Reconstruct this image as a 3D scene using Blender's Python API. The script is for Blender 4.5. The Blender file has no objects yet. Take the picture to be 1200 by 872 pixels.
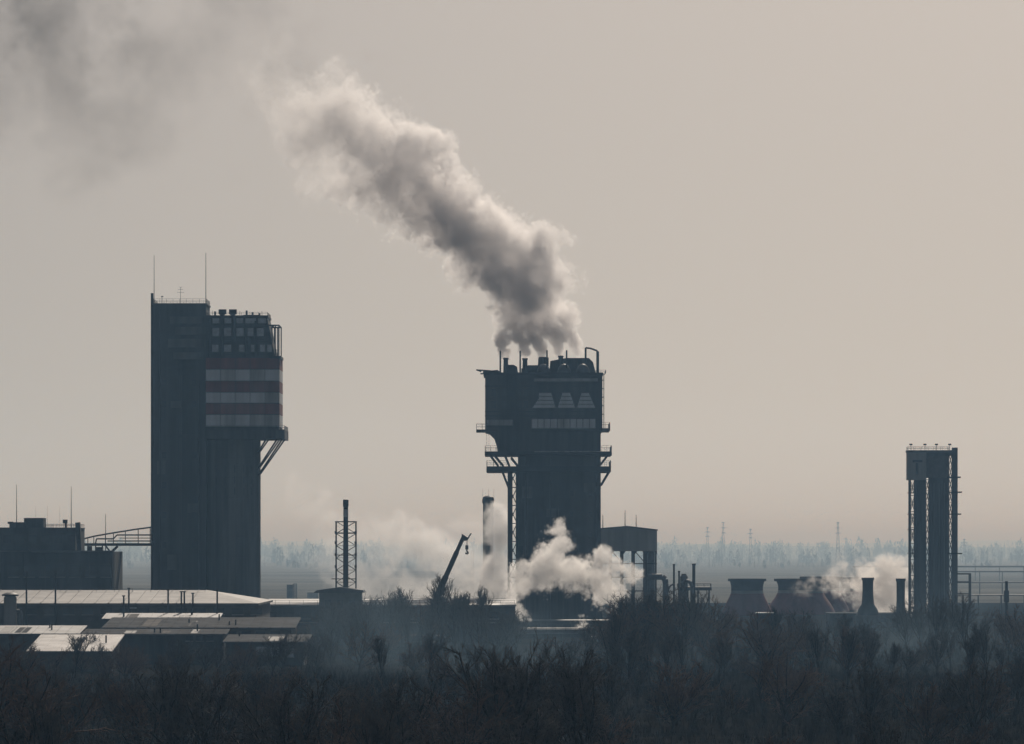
import bpy, math, random
import numpy as np
from mathutils import Vector

# ------------------------------------------------------------------ camera, sky, sun, exposure
SC = bpy.context.scene
COL = SC.collection
FPX, PX0, PY0, CAMZ = 6000.0, 600.0, 640.0, 25.0        # long lens: 180 mm, level horizon low in the frame

cam = bpy.data.objects.new('camera', bpy.data.cameras.new('camera'))
COL.objects.link(cam)
cam.location = (0, 0, CAMZ)
cam.rotation_euler = (math.pi / 2, 0, 0)
cam.data.sensor_width = 36.0
cam.data.lens = 180.0
cam.data.shift_y = (640.0 - 436.0) / 1200.0
cam.data.clip_start = 1.0
cam.data.clip_end = 80000.0
SC.camera = cam

SUN_EL, SUN_AZ = math.radians(33), math.radians(8)
world = bpy.data.worlds.new('World')
SC.world = world
world.use_nodes = True
wn, wl = world.node_tree.nodes, world.node_tree.links
bg = wn['Background']
sky = wn.new('ShaderNodeTexSky')
sky.sky_type = 'NISHITA'
sky.sun_disc = False
sky.sun_elevation = SUN_EL
sky.sun_rotation = SUN_AZ
sky.dust_density = 2.0
sky.air_density = 1.0
sky.ozone_density = 1.0
tc = wn.new('ShaderNodeTexCoord')
lift = wn.new('ShaderNodeVectorMath'); lift.operation = 'ADD'
lift.inputs[1].default_value = (0, 0, 0.11)              # thick dust: the dull band at the very horizon sits lower
hs = wn.new('ShaderNodeHueSaturation'); hs.inputs['Saturation'].default_value = 0.72
tint = wn.new('ShaderNodeMix'); tint.data_type = 'RGBA'; tint.blend_type = 'MULTIPLY'
tint.inputs[0].default_value = 1.0
tint.inputs[7].default_value = (1.0, 0.95, 0.912, 1)
wl.new(tc.outputs['Generated'], lift.inputs[0])
wl.new(lift.outputs[0], sky.inputs[0])
wl.new(sky.outputs[0], hs.inputs['Color'])
wl.new(hs.outputs[0], tint.inputs[6])
wl.new(tint.outputs[2], bg.inputs[0])
bg.inputs[1].default_value = 0.063

sd = bpy.data.lights.new('sun', 'SUN')
sd.energy = 5.0
sd.angle = math.radians(1.5)
sd.color = (1.0, 0.91, 0.80)
sun = bpy.data.objects.new('sun', sd)
COL.objects.link(sun)
sdir = Vector((math.sin(SUN_AZ) * math.cos(SUN_EL), math.cos(SUN_AZ) * math.cos(SUN_EL), math.sin(SUN_EL)))
sun.rotation_euler = sdir.to_track_quat('Z', 'Y').to_euler()
sun.location = (200, 1200, 400)

SC.view_settings.view_transform = 'Standard'
SC.view_settings.look = 'None'
SC.view_settings.exposure = -1.05
SC.view_settings.gamma = 1.0
SC.view_settings.use_curve_mapping = False
SC.render.engine = 'CYCLES'
SC.cycles.use_denoising = True
SC.cycles.volume_bounces = 8
SC.cycles.max_bounces = 12
SC.cycles.volume_step_rate = 1.6
SC.cycles.volume_max_steps = 512

R = random.Random(7)


# ------------------------------------------------------------------ helpers
def X(px, d): return (px - PX0) * d / FPX
def Z(py, d): return CAMZ + (PY0 - py) * d / FPX
def P(px, py, d): return Vector((X(px, d), d, Z(py, d)))


MATS = {}
def mat(name, col, rough=0.7, metal=0.0, var=0.25, scale=0.25, streak=False, col2=None, bump=0.0, spec=0.4, wave=None):
    m = bpy.data.materials.new(name)
    m.use_nodes = True
    n, l = m.node_tree.nodes, m.node_tree.links
    b = n['Principled BSDF']
    b.inputs['Roughness'].default_value = rough
    b.inputs['Metallic'].default_value = metal
    b.inputs['Specular IOR Level'].default_value = spec
    t = n.new('ShaderNodeTexCoord')
    mp = n.new('ShaderNodeMapping')
    mp.inputs['Scale'].default_value = (1, 1, 0.06) if streak else (1, 1, 1)
    nz = n.new('ShaderNodeTexNoise')
    nz.inputs['Scale'].default_value = scale
    nz.inputs['Detail'].default_value = 6
    nz.inputs['Roughness'].default_value = 0.62
    cr = n.new('ShaderNodeValToRGB')
    c2 = col2 or tuple(min(1, c * (1 + var)) for c in col)
    c1 = tuple(c * (1 - var) for c in col)
    cr.color_ramp.elements[0].position = 0.32
    cr.color_ramp.elements[0].color = (*c1, 1)
    cr.color_ramp.elements[1].position = 0.68
    cr.color_ramp.elements[1].color = (*c2, 1)
    l.new(t.outputs['Object'], mp.inputs[0])
    l.new(mp.outputs[0], nz.inputs['Vector'])
    l.new(nz.outputs[0], cr.inputs[0])
    l.new(cr.outputs[0], b.inputs['Base Color'])
    if bump or wave:
        bp = n.new('ShaderNodeBump')
        bp.inputs['Strength'].default_value = bump or 0.4
        bp.inputs['Distance'].default_value = 0.05
        if wave:
            wv = n.new('ShaderNodeTexWave')
            wv.inputs['Scale'].default_value = wave
            wv.bands_direction = 'X'
            l.new(t.outputs['Object'], wv.inputs['Vector'])
            l.new(wv.outputs[1], bp.inputs['Height'])
        else:
            l.new(nz.outputs[0], bp.inputs['Height'])
        l.new(bp.outputs[0], b.inputs['Normal'])
    MATS[name] = m
    return m


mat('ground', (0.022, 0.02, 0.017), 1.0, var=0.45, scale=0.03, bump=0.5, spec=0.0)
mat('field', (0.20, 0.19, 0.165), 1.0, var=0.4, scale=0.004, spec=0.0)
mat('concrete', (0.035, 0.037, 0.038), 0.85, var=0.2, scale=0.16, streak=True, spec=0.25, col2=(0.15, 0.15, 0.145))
mat('concrete_pale', (0.36, 0.34, 0.31), 0.85, var=0.3, scale=0.25, streak=True, spec=0.25)
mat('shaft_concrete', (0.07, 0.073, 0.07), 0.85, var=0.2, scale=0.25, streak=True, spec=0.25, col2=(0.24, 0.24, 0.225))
mat('dark_sheet', (0.03, 0.033, 0.036), 0.6, var=0.3, scale=0.3, streak=True, spec=0.3, wave=2.5, col2=(0.11, 0.105, 0.10))
mat('dark_steel', (0.035, 0.036, 0.038), 0.6, metal=0.2, var=0.35, scale=0.6)
mat('grey_steel', (0.12, 0.125, 0.13), 0.55, metal=0.2, var=0.3, scale=0.6)
mat('red_paint', (0.26, 0.06, 0.05), 0.7, var=0.4, scale=0.35, streak=True)
mat('red_paint_faded', (0.30, 0.11, 0.09), 0.75, var=0.4, scale=0.4, streak=True)
mat('white_paint', (0.88, 0.87, 0.84), 0.7, var=0.2, scale=0.35, streak=True)
mat('white_paint_stained', (0.62, 0.60, 0.56), 0.75, var=0.45, scale=0.4, streak=True)
mat('grime_white', (0.50, 0.50, 0.49), 0.7, var=0.3, scale=0.5, streak=True)
mat('louver', (0.58, 0.60, 0.61), 0.6, var=0.3, scale=0.8)
mat('glass', (0.05, 0.06, 0.07), 0.15, var=0.2, scale=1.0, spec=0.6)
mat('brick', (0.16, 0.085, 0.06), 0.9, var=0.3, scale=0.5, spec=0.2)
mat('brick_grey', (0.13, 0.115, 0.10), 0.9, var=0.3, scale=0.4, spec=0.2)
mat('roof_metal', (0.10, 0.085, 0.075), 0.6, metal=0.0, var=0.25, scale=0.10, spec=0.3, wave=1.6, col2=(0.33, 0.31, 0.29))
mat('roof_white', (0.38, 0.34, 0.30), 0.4, metal=0.0, var=0.12, scale=0.16, spec=0.6, col2=(0.80, 0.77, 0.73))
mat('roof_felt', (0.085, 0.085, 0.085), 0.95, var=0.45, scale=0.2, spec=0.1)
mat('galvanised', (0.16, 0.15, 0.14), 0.5, metal=0.3, var=0.3, scale=0.25, col2=(0.27, 0.28, 0.29))
mat('bark', (0.045, 0.04, 0.035), 0.9, var=0.35, scale=2.0, spec=0.1)
mat('twig', (0.09, 0.08, 0.072), 0.9, var=0.35, scale=0.8, spec=0.15)
mat('twig_brown', (0.15, 0.095, 0.07), 0.9, var=0.35, scale=0.8, spec=0.15)
mat('scrub', (0.022, 0.02, 0.017), 0.95, var=0.4, scale=0.3, spec=0.1)
mat('far_tree', (0.06, 0.06, 0.055), 0.95, var=0.3, scale=0.02, spec=0.05)
mat('hill', (0.05, 0.05, 0.045), 0.95, var=0.3, scale=0.002, spec=0.05)
mat('cooling_red', (0.26, 0.10, 0.085), 0.8, var=0.3, scale=0.2, streak=True)
mat('cooling_dark', (0.03, 0.03, 0.034), 0.8, var=0.3, scale=0.2, streak=True)
mat('crane_paint', (0.05, 0.052, 0.05), 0.5, var=0.3, scale=0.8)
mat('rubber', (0.02, 0.02, 0.02), 0.8)


class MB:
    """collects simple shapes in world coordinates; build() makes one mesh object"""
    def __init__(s): s.v, s.f = [], []

    def box(s, x0, x1, y0, y1, z0, z1):
        b = len(s.v)
        s.v += [(x0, y0, z0), (x1, y0, z0), (x1, y1, z0), (x0, y1, z0), (x0, y0, z1), (x1, y0, z1), (x1, y1, z1), (x0, y1, z1)]
        s.f += [tuple(b + i for i in q) for q in ((0, 3, 2, 1), (4, 5, 6, 7), (0, 1, 5, 4), (1, 2, 6, 5), (2, 3, 7, 6), (3, 0, 4, 7))]
        return s

    def pbox(s, px0, py0, px1, py1, d, depth):
        return s.box(X(px0, d), X(px1, d), d, d + depth, Z(py1, d), Z(py0, d))

    def tube(s, p0, p1, r0, r1=None, n=6, caps=True):
        p0, p1 = Vector(p0), Vector(p1)
        r1 = r0 if r1 is None else r1
        ax = (p1 - p0)
        if ax.length < 1e-6: return s
        ax.normalize()
        u = ax.orthogonal().normalized()
        w = ax.cross(u)
        b = len(s.v)
        for p, r in ((p0, r0), (p1, r1)):
            for k in range(n):
                a = 2 * math.pi * k / n
                s.v.append(tuple(p + u * (r * math.cos(a)) + w * (r * math.sin(a))))
        for k in range(n):
            s.f.append((b + k, b + (k + 1) % n, b + n + (k + 1) % n, b + n + k))
        if caps:
            s.f.append(tuple(b + n - 1 - k for k in range(n)))
            s.f.append(tuple(b + n + k for k in range(n)))
        return s

    def path(s, pts, r, n=6):
        for a, b in zip(pts[:-1], pts[1:]): s.tube(a, b, r, r, n)
        return s

    def lathe(s, cx, cy, prof, n=24, caps=True):
        b = len(s.v)
        for r, z in prof:
            for k in range(n):
                a = 2 * math.pi * (k + 0.5) / n
                s.v.append((cx + r * math.cos(a), cy + r * math.sin(a), z))
        for j in range(len(prof) - 1):
            for k in range(n):
                s.f.append((b + j * n + k, b + j * n + (k + 1) % n, b + (j + 1) * n + (k + 1) % n, b + (j + 1) * n + k))
        if caps:
            s.f.append(tuple(b + n - 1 - k for k in range(n)))
            s.f.append(tuple(b + (len(prof) - 1) * n + k for k in range(n)))
        return s

    def prism(s, poly, y0, y1):
        """polygon in x,z (counter-clockwise seen from the camera) pushed back from y0 to y1"""
        b, n = len(s.v), len(poly)
        s.v += [(x, y0, z) for x, z in poly] + [(x, y1, z) for x, z in poly]
        s.f.append(tuple(b + k for k in range(n)))
        s.f.append(tuple(b + n + n - 1 - k for k in range(n)))
        for k in range(n):
            s.f.append((b + k, b + n + k, b + n + (k + 1) % n, b + (k + 1) % n))
        return s

    def pprism(s, pts, d, depth):
        return s.prism([(X(a, d), Z(c, d)) for a, c in pts], d, d + depth)

    def hull(s, verts, faces):
        b = len(s.v)
        s.v += [tuple(v) for v in verts]
        s.f += [tuple(b + i for i in q) for q in faces]
        return s

    def build(s, name, m, root=None, parent=None, smooth=False):
        me = bpy.data.meshes.new(name)
        o0 = Vector(root['_o']) if root is not None else Vector((0, 0, 0))
        me.from_pydata([tuple(Vector(v) - o0) for v in s.v], [], s.f)
        me.materials.append(MATS[m])
        if smooth:
            me.polygons.foreach_set('use_smooth', [True] * len(me.polygons))
        me.update()
        o = bpy.data.objects.new(name, me)
        COL.objects.link(o)
        if parent is not None: o.parent = parent
        elif root is not None: o.parent = root
        return o


def tag(o, label=None, cat=None, group=None, kind=None):
    if label: o['label'] = label
    if cat: o['category'] = cat
    if group: o['group'] = group
    if kind: o['kind'] = kind
    return o


def thing(name, label, cat, loc, group=None):
    o = bpy.data.objects.new(name, None)
    o.empty_display_size = 1.0
    COL.objects.link(o)
    o.location = loc
    o['_o'] = tuple(loc)
    return tag(o, label, cat, group)


def railing(root, x0, x1, y0, y1, z, h=1.1, step=2.2, name='railing', m='dark_steel', r=0.05, sides='fblr', parent=None):
    b = MB()
    segs = {'f': ((x0, y0), (x1, y0)), 'b': ((x0, y1), (x1, y1)), 'l': ((x0, y0), (x0, y1)), 'r': ((x1, y0), (x1, y1))}
    for k in sides:
        (ax, ay), (bx_, by) = segs[k]
        L = math.hypot(bx_ - ax, by - ay)
        n = max(1, int(round(L / step)))
        for q in (1.0, 0.55):
            b.tube((ax, ay, z + h * q), (bx_, by, z + h * q), r, r, 4)
        for i in range(n + 1):
            t = i / n
            b.tube((ax + (bx_ - ax) * t, ay + (by - ay) * t, z), (ax + (bx_ - ax) * t, ay + (by - ay) * t, z + h), r, r, 4)
    return b.build(name, m, root, parent)


def lattice(b, x0, x1, y0, y1, z0, z1, bays, rl=0.14, rb=0.08, taper=0.0):
    """four legs with rungs and crossed braces on each side"""
    def c(ix, iy, t):
        cx, cy = (x0 + x1) / 2, (y0 + y1) / 2
        k = 1 - taper * t
        return Vector((cx + (x1 - x0) / 2 * k * (1 if ix else -1), cy + (y1 - y0) / 2 * k * (1 if iy else -1), z0 + (z1 - z0) * t))
    cs = ((0, 0), (1, 0), (1, 1), (0, 1))
    for q in cs: b.tube(c(*q, 0), c(*q, 1), rl, rl, 5)
    for k in range(bays + 1):
        t = k / bays
        for i in range(4):
            b.tube(c(*cs[i], t), c(*cs[(i + 1) % 4], t), rb, rb, 4)
            if k < bays:
                t2 = (k + 1) / bays
                b.tube(c(*cs[i], t), c(*cs[(i + 1) % 4], t2), rb, rb, 4)
                b.tube(c(*cs[(i + 1) % 4], t), c(*cs[i], t2), rb, rb, 4)
    return b


# ------------------------------------------------------------------ ground, hills
b = MB()
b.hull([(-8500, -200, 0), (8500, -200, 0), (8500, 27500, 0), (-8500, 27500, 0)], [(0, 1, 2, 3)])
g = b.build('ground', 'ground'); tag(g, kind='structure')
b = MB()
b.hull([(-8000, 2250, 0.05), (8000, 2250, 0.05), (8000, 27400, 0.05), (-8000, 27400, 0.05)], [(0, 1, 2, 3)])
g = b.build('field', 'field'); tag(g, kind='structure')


def hills(name, d, zs, depth, seed, amp, base):
    rr = np.random.RandomState(seed)
    n = 220
    xs = np.linspace(-6200, 6200, n)
    h = np.zeros(n)
    for f, a in ((1.5, 1), (4, .5), (9, .25), (23, .16), (60, .12)):
        h += a * np.sin(xs / 6400 * f * 2 * math.pi + rr.rand() * 7)
    h = base + amp * h
    b = MB()
    v, f = [], []
    for i in range(n):
        v += [(xs[i], d, -0.3), (xs[i], d + depth * .3, h[i] * .8), (xs[i], d + depth * .5, h[i]), (xs[i], d + depth, -0.3)]
    for i in range(n - 1):
        for k in range(3):
            f.append((i * 4 + k, i * 4 + 4 + k, i * 4 + 5 + k, i * 4 + 1 + k))
    b.hull(v, f)
    o = b.build(name, 'hill', smooth=True)
    tag(o, kind='structure')


hills('hills', 24000, 0, 2400, 3, 8, 44)
hills('terrain', 15000, 0, 1800, 5, 5, 24)


# ------------------------------------------------------------------ striped tower
D = 1450.0
t = thing('striped_tower', 'tall dark tower with red and white striped head and rooftop masts', 'tower', (X(243, D), D, 0))
zb = 0.0
x0, x1 = X(179.5, D), X(241.5, D)
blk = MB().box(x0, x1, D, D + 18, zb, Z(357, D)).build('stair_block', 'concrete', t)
# pour joints stand out a little from the face
for k in range(14):
    zz = 6 + k * 6.1
    MB().box(x0 - .05, x1 + .05, D - .06, D + 18.05, zz, zz + .22).build('ledge', 'concrete', t, blk)
for (a, c, e, f_) in ((199, 371, 240, 379), (205, 383, 241, 392), (197, 397, 243, 407), (203, 413, 238, 421), (196, 427, 225, 431), (199, 509, 240, 513)):
    MB().pbox(a, c, e, f_, D - .5, .5).build('duct_panel', 'shaft_concrete' if c < 420 else 'concrete', t, blk)
for yy in (445, 470, 530, 565, 600, 635):
    for xx in (190, 225):
        MB().pbox(xx, yy, xx + 5, yy + 7, D - .12, .12).build('window', 'glass', t, blk)
MB().box(x0 - .25, x1 + .25, D - .25, D + 18.25, Z(357, D), Z(355.4, D)).build('parapet', 'concrete', t)
railing(t, x0, x1, D, D + 18, Z(355.4, D), h=1.25, step=1.9)
for (px, y0_, r) in ((180.3, 299, .07), (241, 296, .08)):
    MB().tube((X(px, D), D + 1, Z(356, D)), (X(px, D), D + 1, Z(y0_, D)), r * 1.5, r * .9, 6).build('mast', 'dark_steel', t)
b = MB()
ax_ = X(210.5, D)
b.tube((ax_, D + 4, Z(356, D)), (ax_, D + 4, Z(336, D)), .07, .05)
for dz, w in ((2.2, 1.0), (3.0, .8), (3.7, .5)):
    b.tube((ax_ - w, D + 4, Z(351, D) + dz), (ax_ + w, D + 4, Z(351, D) + dz), .05, .05, 4)
b.build('aerial', 'dark_steel', t)
b = MB().tube((X(189, D), D + 3, Z(356, D)), (X(189, D), D + 3, Z(346, D)), .09, .06)
b.tube((X(188, D), D + 3, Z(347, D)), (X(190.5, D), D + 3, Z(347, D)), .14, .14)
b.build('warning_light', 'dark_steel', t)
rp = MB().tube((X(177.4, D), D + 3, 0), (X(177.4, D), D + 3, Z(343, D)), .38, .38, 10).build('riser_pipe', 'dark_steel', t)
b = MB()
for yy in range(360, 740, 38):
    b.box(X(176.2, D), X(180, D), D + 2.6, D + 3.4, Z(yy, D) - .2, Z(yy, D) + .2)
    b.build('bracket', 'dark_steel', t, rp); b = MB()
for px, ya, yb, r in ((187.5, 362, 700, .14), (233, 445, 700, .2)):
    MB().tube((X(px, D), D - .3, Z(yb, D)), (X(px, D), D - .3, Z(ya, D)), r, r, 6).build('down_pipe', 'grey_steel', t, blk)
ld = MB()
for q in (-.25, .25):
    ld.tube((X(212, D) + q, D - .35, 2), (X(212, D) + q, D - .35, Z(440, D)), .06, .06, 4)
for k in range(150):
    ld.tube((X(212, D) - .25, D - .35, 2.3 + k * .45), (X(212, D) + .25, D - .35, 2.3 + k * .45), .035, .035, 4)
ld.build('ladder', 'galvanised', t, blk)
for (a, c, e, f_) in ((184, 540, 194, 556), (220, 590, 233, 601), (196, 650, 207, 668), (200, 470, 212, 478)):
    MB().pbox(a, c, e, f_, D - .07, .07).build('patch', 'shaft_concrete', t, blk)
# round prilling shaft beside the block
cx, rr_ = X(268, D), X(303.5, D) - X(268, D)
shaft = MB().lathe(cx, D + 9.5, [(rr_, zb), (rr_, Z(514, D))], 40).build('shaft', 'shaft_concrete', t)
for k in range(9):
    zz = 5 + k * 5.6
    MB().lathe(cx, D + 9.5, [(rr_ + .04, zz), (rr_ + .1, zz + .02), (rr_ + .1, zz + .16), (rr_ + .04, zz + .18)], 40, False).build('ring', 'shaft_concrete', t, shaft)
for yy in (545, 558, 571):
    for q in range(5):
        an = math.radians(-115 + q * 18)
        MB().box(cx + (rr_ + .02) * math.cos(an) - .12, cx + (rr_ + .02) * math.cos(an) + .12, D + 9.5 + (rr_ + .02) * math.sin(an) - .12,
                 D + 9.5 + (rr_ + .02) * math.sin(an) + .12, Z(yy + 9, D), Z(yy, D)).build('rib', 'concrete', t, shaft)
# head with striped panels
HD = D - 3.0
hx0, hx1 = X(240.5, HD), X(327, HD)
head = MB().box(hx0, hx1, HD, D + 19, Z(514, HD), Z(419, HD)).build('head', 'dark_sheet', t)
stripes = [(419.5, 432.5, 'red_paint'), (433, 446.5, 'white_paint'), (447, 459.5, 'red_paint'), (460, 472.5, 'white_paint'), (473, 485.5, 'red_paint'), (486, 500, 'white_paint')]
cols = [241, 258, 275.5, 293, 310.5, 327]
for (ya, yb, m) in stripes:
    for i in range(5):
        off = R.uniform(0.08, .17)
        MB().pbox(cols[i] + .2, ya, cols[i + 1] - .2, yb, HD - off, off).build('panel', m if R.random() < .55 else {'red_paint': 'red_paint_faded', 'white_paint': 'white_paint_stained'}[m], t, head)
    for i in range(4):                                   # the side face
        y_a = HD + .3 + i * 5.2
        MB().box(hx1, hx1 + .12, y_a, y_a + 5.0, Z(yb, HD), Z(ya, HD)).build('panel', m, t, head)
for xq in cols[1:-1]:
    MB().pbox(xq - .2, 419.5, xq + .2, 500, HD - .22, .2).build('cover_strip', 'dark_steel', t, head)
for (ya, yb, m) in stripes:
    MB().pbox(241, yb - .3, 327, yb + .4, HD - .24, .22).build('cover_strip', 'dark_steel', t, head)
# louvred storey with sloping flank
up = MB().pprism([(241, 419), (322.5, 419), (313, 372), (241, 372)], HD + .6, 20).build('upper_storey', 'dark_sheet', t)
for (ya, yb, xs) in ((373, 379, ((249, 257), (263, 271), (277, 285), (287.5, 300), (302, 312))),
                     (384.5, 394, ((249, 257), (262.5, 271), (277, 285.5), (290, 297), (301, 309))),
                     (404, 412.5, ((248.5, 256), (262.5, 271), (280, 287), (294, 300), (304.5, 310.5), (313, 318.5)))):
    for (a, c) in xs:
        w = MB().pbox(a, ya, c, yb, HD + .45, .15).build('window', 'louver', t, up)
        MB().pbox(a - .6, yb, c + .6, yb + .9, HD + .3, .3).build('sill', 'dark_steel', t, w)
for yy in (382, 397, 400, 415):
    MB().pbox(241, yy, 313 + (yy - 372) * .2, yy + 1, HD + .35, .25).build('ledge', 'dark_steel', t, up)
MB().pbox(241, 369.5, 314, 372, HD + .2, 20.5).build('roof_slab', 'dark_sheet', t)
MB().pbox(285, 371, 303, 369, HD + 8, 5).build('roof_hatch', 'dark_sheet', t)
railing(t, X(242, HD), X(313, HD), HD + 1, D + 18, Z(369.5, HD), h=.9, step=2.4)
for px in (260.5, 272.7):
    v = MB().tube(P(px, 371, D), P(px, 366, D), .55, .55, 12).build('vent_stem', 'dark_steel', t)
    MB().pbox(px - 4.4, 362.5, px + 4.4, 368, D - 1, 2.2).build('vent_cap', 'dark_steel', t, v)
    MB().tube(P(px, 369.5, D), P(px, 368, D), .6, 1.0, 12).build('vent_cone', 'dark_steel', t, v)
for px, yt, yb, r in ((245.5, 374, 418, .22), (259.6, 371, 418, .45), (273.8, 371, 400, .5), (287.6, 380, 418, .3), (299.2, 376, 418, .25), (291, 396, 402, .6)):
    MB().tube((X(px, HD), HD + .1, Z(yb, HD)), (X(px, HD), HD + .1, Z(yt, HD)), r, r, 8).build('vent_pipe', 'dark_steel', t, up)
for px, yt in ((252, 365), (289, 364), (296, 366), (304, 367)):
    MB().tube(P(px, 371, D + 3), P(px, yt, D + 3), .3, .3, 7).build('vent_pipe', 'grey_steel', t)
for px in (249, 281, 307):
    MB().tube(P(px, 370, D), P(px, 364, D), .06, .04, 5).build('lightning_rod', 'dark_steel', t)
# open steel frame on the flank
b = MB()
for px in (318.6, 322.4, 326.6):
    for dy in (1.5, 16):
        b.tube((X(px, HD), HD + dy, Z(419, HD)), (X(px, HD), HD + dy, Z(381, HD)), .17, .17, 5)
for dy in (1.5, 16):
    b.tube((X(311, HD), HD + dy, Z(381, HD)), (X(327, HD), HD + dy, Z(381, HD)), .22, .22, 5)
for px in (318.6, 326.6):
    b.tube((X(px, HD), HD + 1.5, Z(381, HD)), (X(px, HD), HD + 16, Z(381, HD)), .18, .18, 5)
b.tube((X(321, HD), HD + 1.5, Z(410, HD)), (X(327, HD), HD + 1.5, Z(410, HD)), .12, .12, 4)
b.build('steel_frame', 'dark_steel', t)
MB().pbox(316, 417, 329, 420, HD - .4, 17).build('landing', 'dark_steel', t)
# balcony and its struts
MB().pbox(240, 503.5, 333.5, 514.5, HD - 1.6, 25).build('balcony', 'dark_sheet', t)
railing(t, X(241, HD - 1.6), X(333, HD - 1.6), HD - 1.5, D + 20, Z(503.5, HD - 1.6), h=1.15, step=2.3)
for (a, c) in ((331, 304), (325, 303.4), (312, 303.2)):
    for dy in (1.0, 14.0):
        MB().tube((X(a, D), D + dy, Z(514, D)), (X(c - 2, D), D + 4 + dy * .5, Z(514 + (a - c) * 1.42 + 4, D)), .26, .22, 6).build('strut', 'dark_steel', t)

# ------------------------------------------------------------------ smoking tower
D = 1500.0
t = thing('smoking_tower', 'massive dark tower with five smoking roof stacks and ringed platforms', 'tower', (X(650, D), D, 0))
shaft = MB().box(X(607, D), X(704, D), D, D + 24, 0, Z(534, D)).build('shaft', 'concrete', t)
for k in range(8):
    zz = 4 + k * 5.4
    MB().box(X(607, D) - .06, X(704, D) + .06, D - .07, D + 24.06, zz, zz + .2).build('ledge', 'concrete', t, shaft)
for px in (624, 652, 680):
    MB().pbox(px, 556, px + 2, 720, D - .25, .25).build('pilaster', 'concrete', t, shaft)
MB().pbox(583.5, 506, 704, 534, D - .6, 25).build('neck', 'dark_sheet', t)
MB().pprism([(568.5, 506), (583.5, 506), (583.5, 533), (582, 522), (579, 513), (574, 508)], D + 1, 20).build('gusset', 'dark_sheet', t)
body = MB().pbox(568.5, 439, 706, 506, D - 1.0, 27).build('upper_body', 'dark_sheet', t)
bay = MB().pbox(622, 440.5, 704.5, 504.5, D - 2.6, 1.6).build('front_bay', 'dark_sheet', t)
MB().pbox(626, 443.5, 700.5, 447, D - 2.75, .15).build('light_band', 'grime_white', t, bay)
for pts in ([(624, 478), (651, 478), (646, 460.5), (631.5, 460.5), (631.5, 467)], [(653.5, 478), (674, 478), (668, 460.5), (659, 460.5)], [(676, 478), (697.5, 478), (690, 460.5), (681.5, 460.5)]):
    o = MB().pprism(pts, D - 2.8, .2).build('hopper_front', 'white_paint', t, bay)
    xa_, xb_ = min(p[0] for p in pts), max(p[0] for p in pts)
    xm = [p[0] for p in pts if p[1] < 461]
    for yy in (464.5, 469, 473.5):
        q = (yy - 460.5) / 17.5
        MB().pbox(min(xm) + (xa_ - min(xm)) * q + .3, yy, max(xm) + (xb_ - max(xm)) * q - .3, yy + .55, D - 2.92, .12).build('seam', 'dark_steel', t, bay)
xs = [622.5, 637.5, 653, 668, 683, 698]
for i in range(5):
    off = R.uniform(.12, .25)
    MB().pbox(xs[i] + .25, 491, xs[i + 1] - .25, 502, D - 2.6 - off, off).build('panel', 'white_paint' if i != 2 else 'white_paint_stained', t, bay)
for px in (622.4, 630, 637.4, 645, 652.9, 660.4, 667.9, 675.4, 682.9, 690.4, 697.8):
    MB().pbox(px, 490.6, px + .45, 502.4, D - 2.95, .12).build('mullion', 'dark_steel', t, bay)
xs = [570, 580, 590.5, 601]
for i in range(3):
    MB().pbox(xs[i] + .2, 492, xs[i + 1] - .2, 498.5, D - 1.2, .2).build('panel', 'grime_white', t, body)
for yy in (452, 482, 487):
    MB().pbox(568, yy, 622, yy + 1, D - 1.15, .15).build('ledge', 'dark_steel', t, body)
    MB().pbox(622.2, yy, 704, yy + 1, D - 2.75, .15).build('ledge', 'dark_steel', t, bay)
for px in (576, 588, 606, 614):
    for yy in (456, 470):
        MB().pbox(px, yy, px + 5, yy + 8, D - 1.12, .12).build('window', 'glass', t, body)
for k, (a, c, e, f_, y2) in enumerate(((558, 503.3, 572, 506.2, 8), (704, 501.8, 715, 504.6, 24), (568, 529, 717, 533.6, 26), (570, 546.5, 716, 553, 26))):
    pl = MB().pbox(a, c, e, f_, D - 2.9, y2 + 3).build('platform', 'dark_steel', t)
    zz = Z(c, D - 2.9)
    if k < 2:
        railing(t, X(a, D) + .1, X(e, D) - .1, D - 2.8, D + y2, zz, h=1.7, step=1.6, parent=pl)
    else:
        railing(t, X(a, D) + .1, X(594, D), D - 2.8, D + y2, zz, h=1.7, step=1.8, sides='fbl', parent=pl)
        railing(t, X(705, D), X(e, D) - .1, D - 2.8, D + y2, zz, h=1.7, step=1.6, sides='fbr', parent=pl)
MB().pbox(626, 528.6, 704, 529.8, D - 3.05, .15).build('light_band', 'grime_white', t)
for (a, c, e, f_) in ((714, 553, 704.5, 569), (589, 553, 597, 574), (575, 534, 584, 546), (592, 534, 597, 546), (599, 536, 607, 546), (712, 534, 704.5, 544), (580, 534, 590, 546)):
    for dy in (0, 18):
        MB().tube((X(a, D), D + dy, Z(c, D)), (X(e, D), D + dy, Z(f_, D)), .32, .28, 6).build('strut', 'dark_steel', t)
for (px, w) in ((570.4, .06), (573, .05)):
    MB().tube((X(px, D), D, Z(529, D)), (X(px, D), D, Z(506, D)), w, w, 4).build('post', 'dark_steel', t)
for (a, c, e, f_) in ((612, 570, 624, 584), (640, 596, 655, 606), (684, 566, 697, 577), (660, 630, 676, 646)):
    MB().pbox(a, c, e, f_, D - .08, .08).build('patch', 'shaft_concrete', t, shaft)
for px in (632, 668, 690):
    for yy in (575, 600, 625):
        MB().pbox(px, yy, px + 4, yy + 6, D - .1, .1).build('window', 'glass', t, shaft)
for px, r in ((616, .22), (645, .16), (699, .25)):
    MB().tube((X(px, D), D - .4, 0), (X(px, D), D - .4, Z(536, D)), r, r, 6).build('down_pipe', 'grey_steel', t, shaft)
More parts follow.
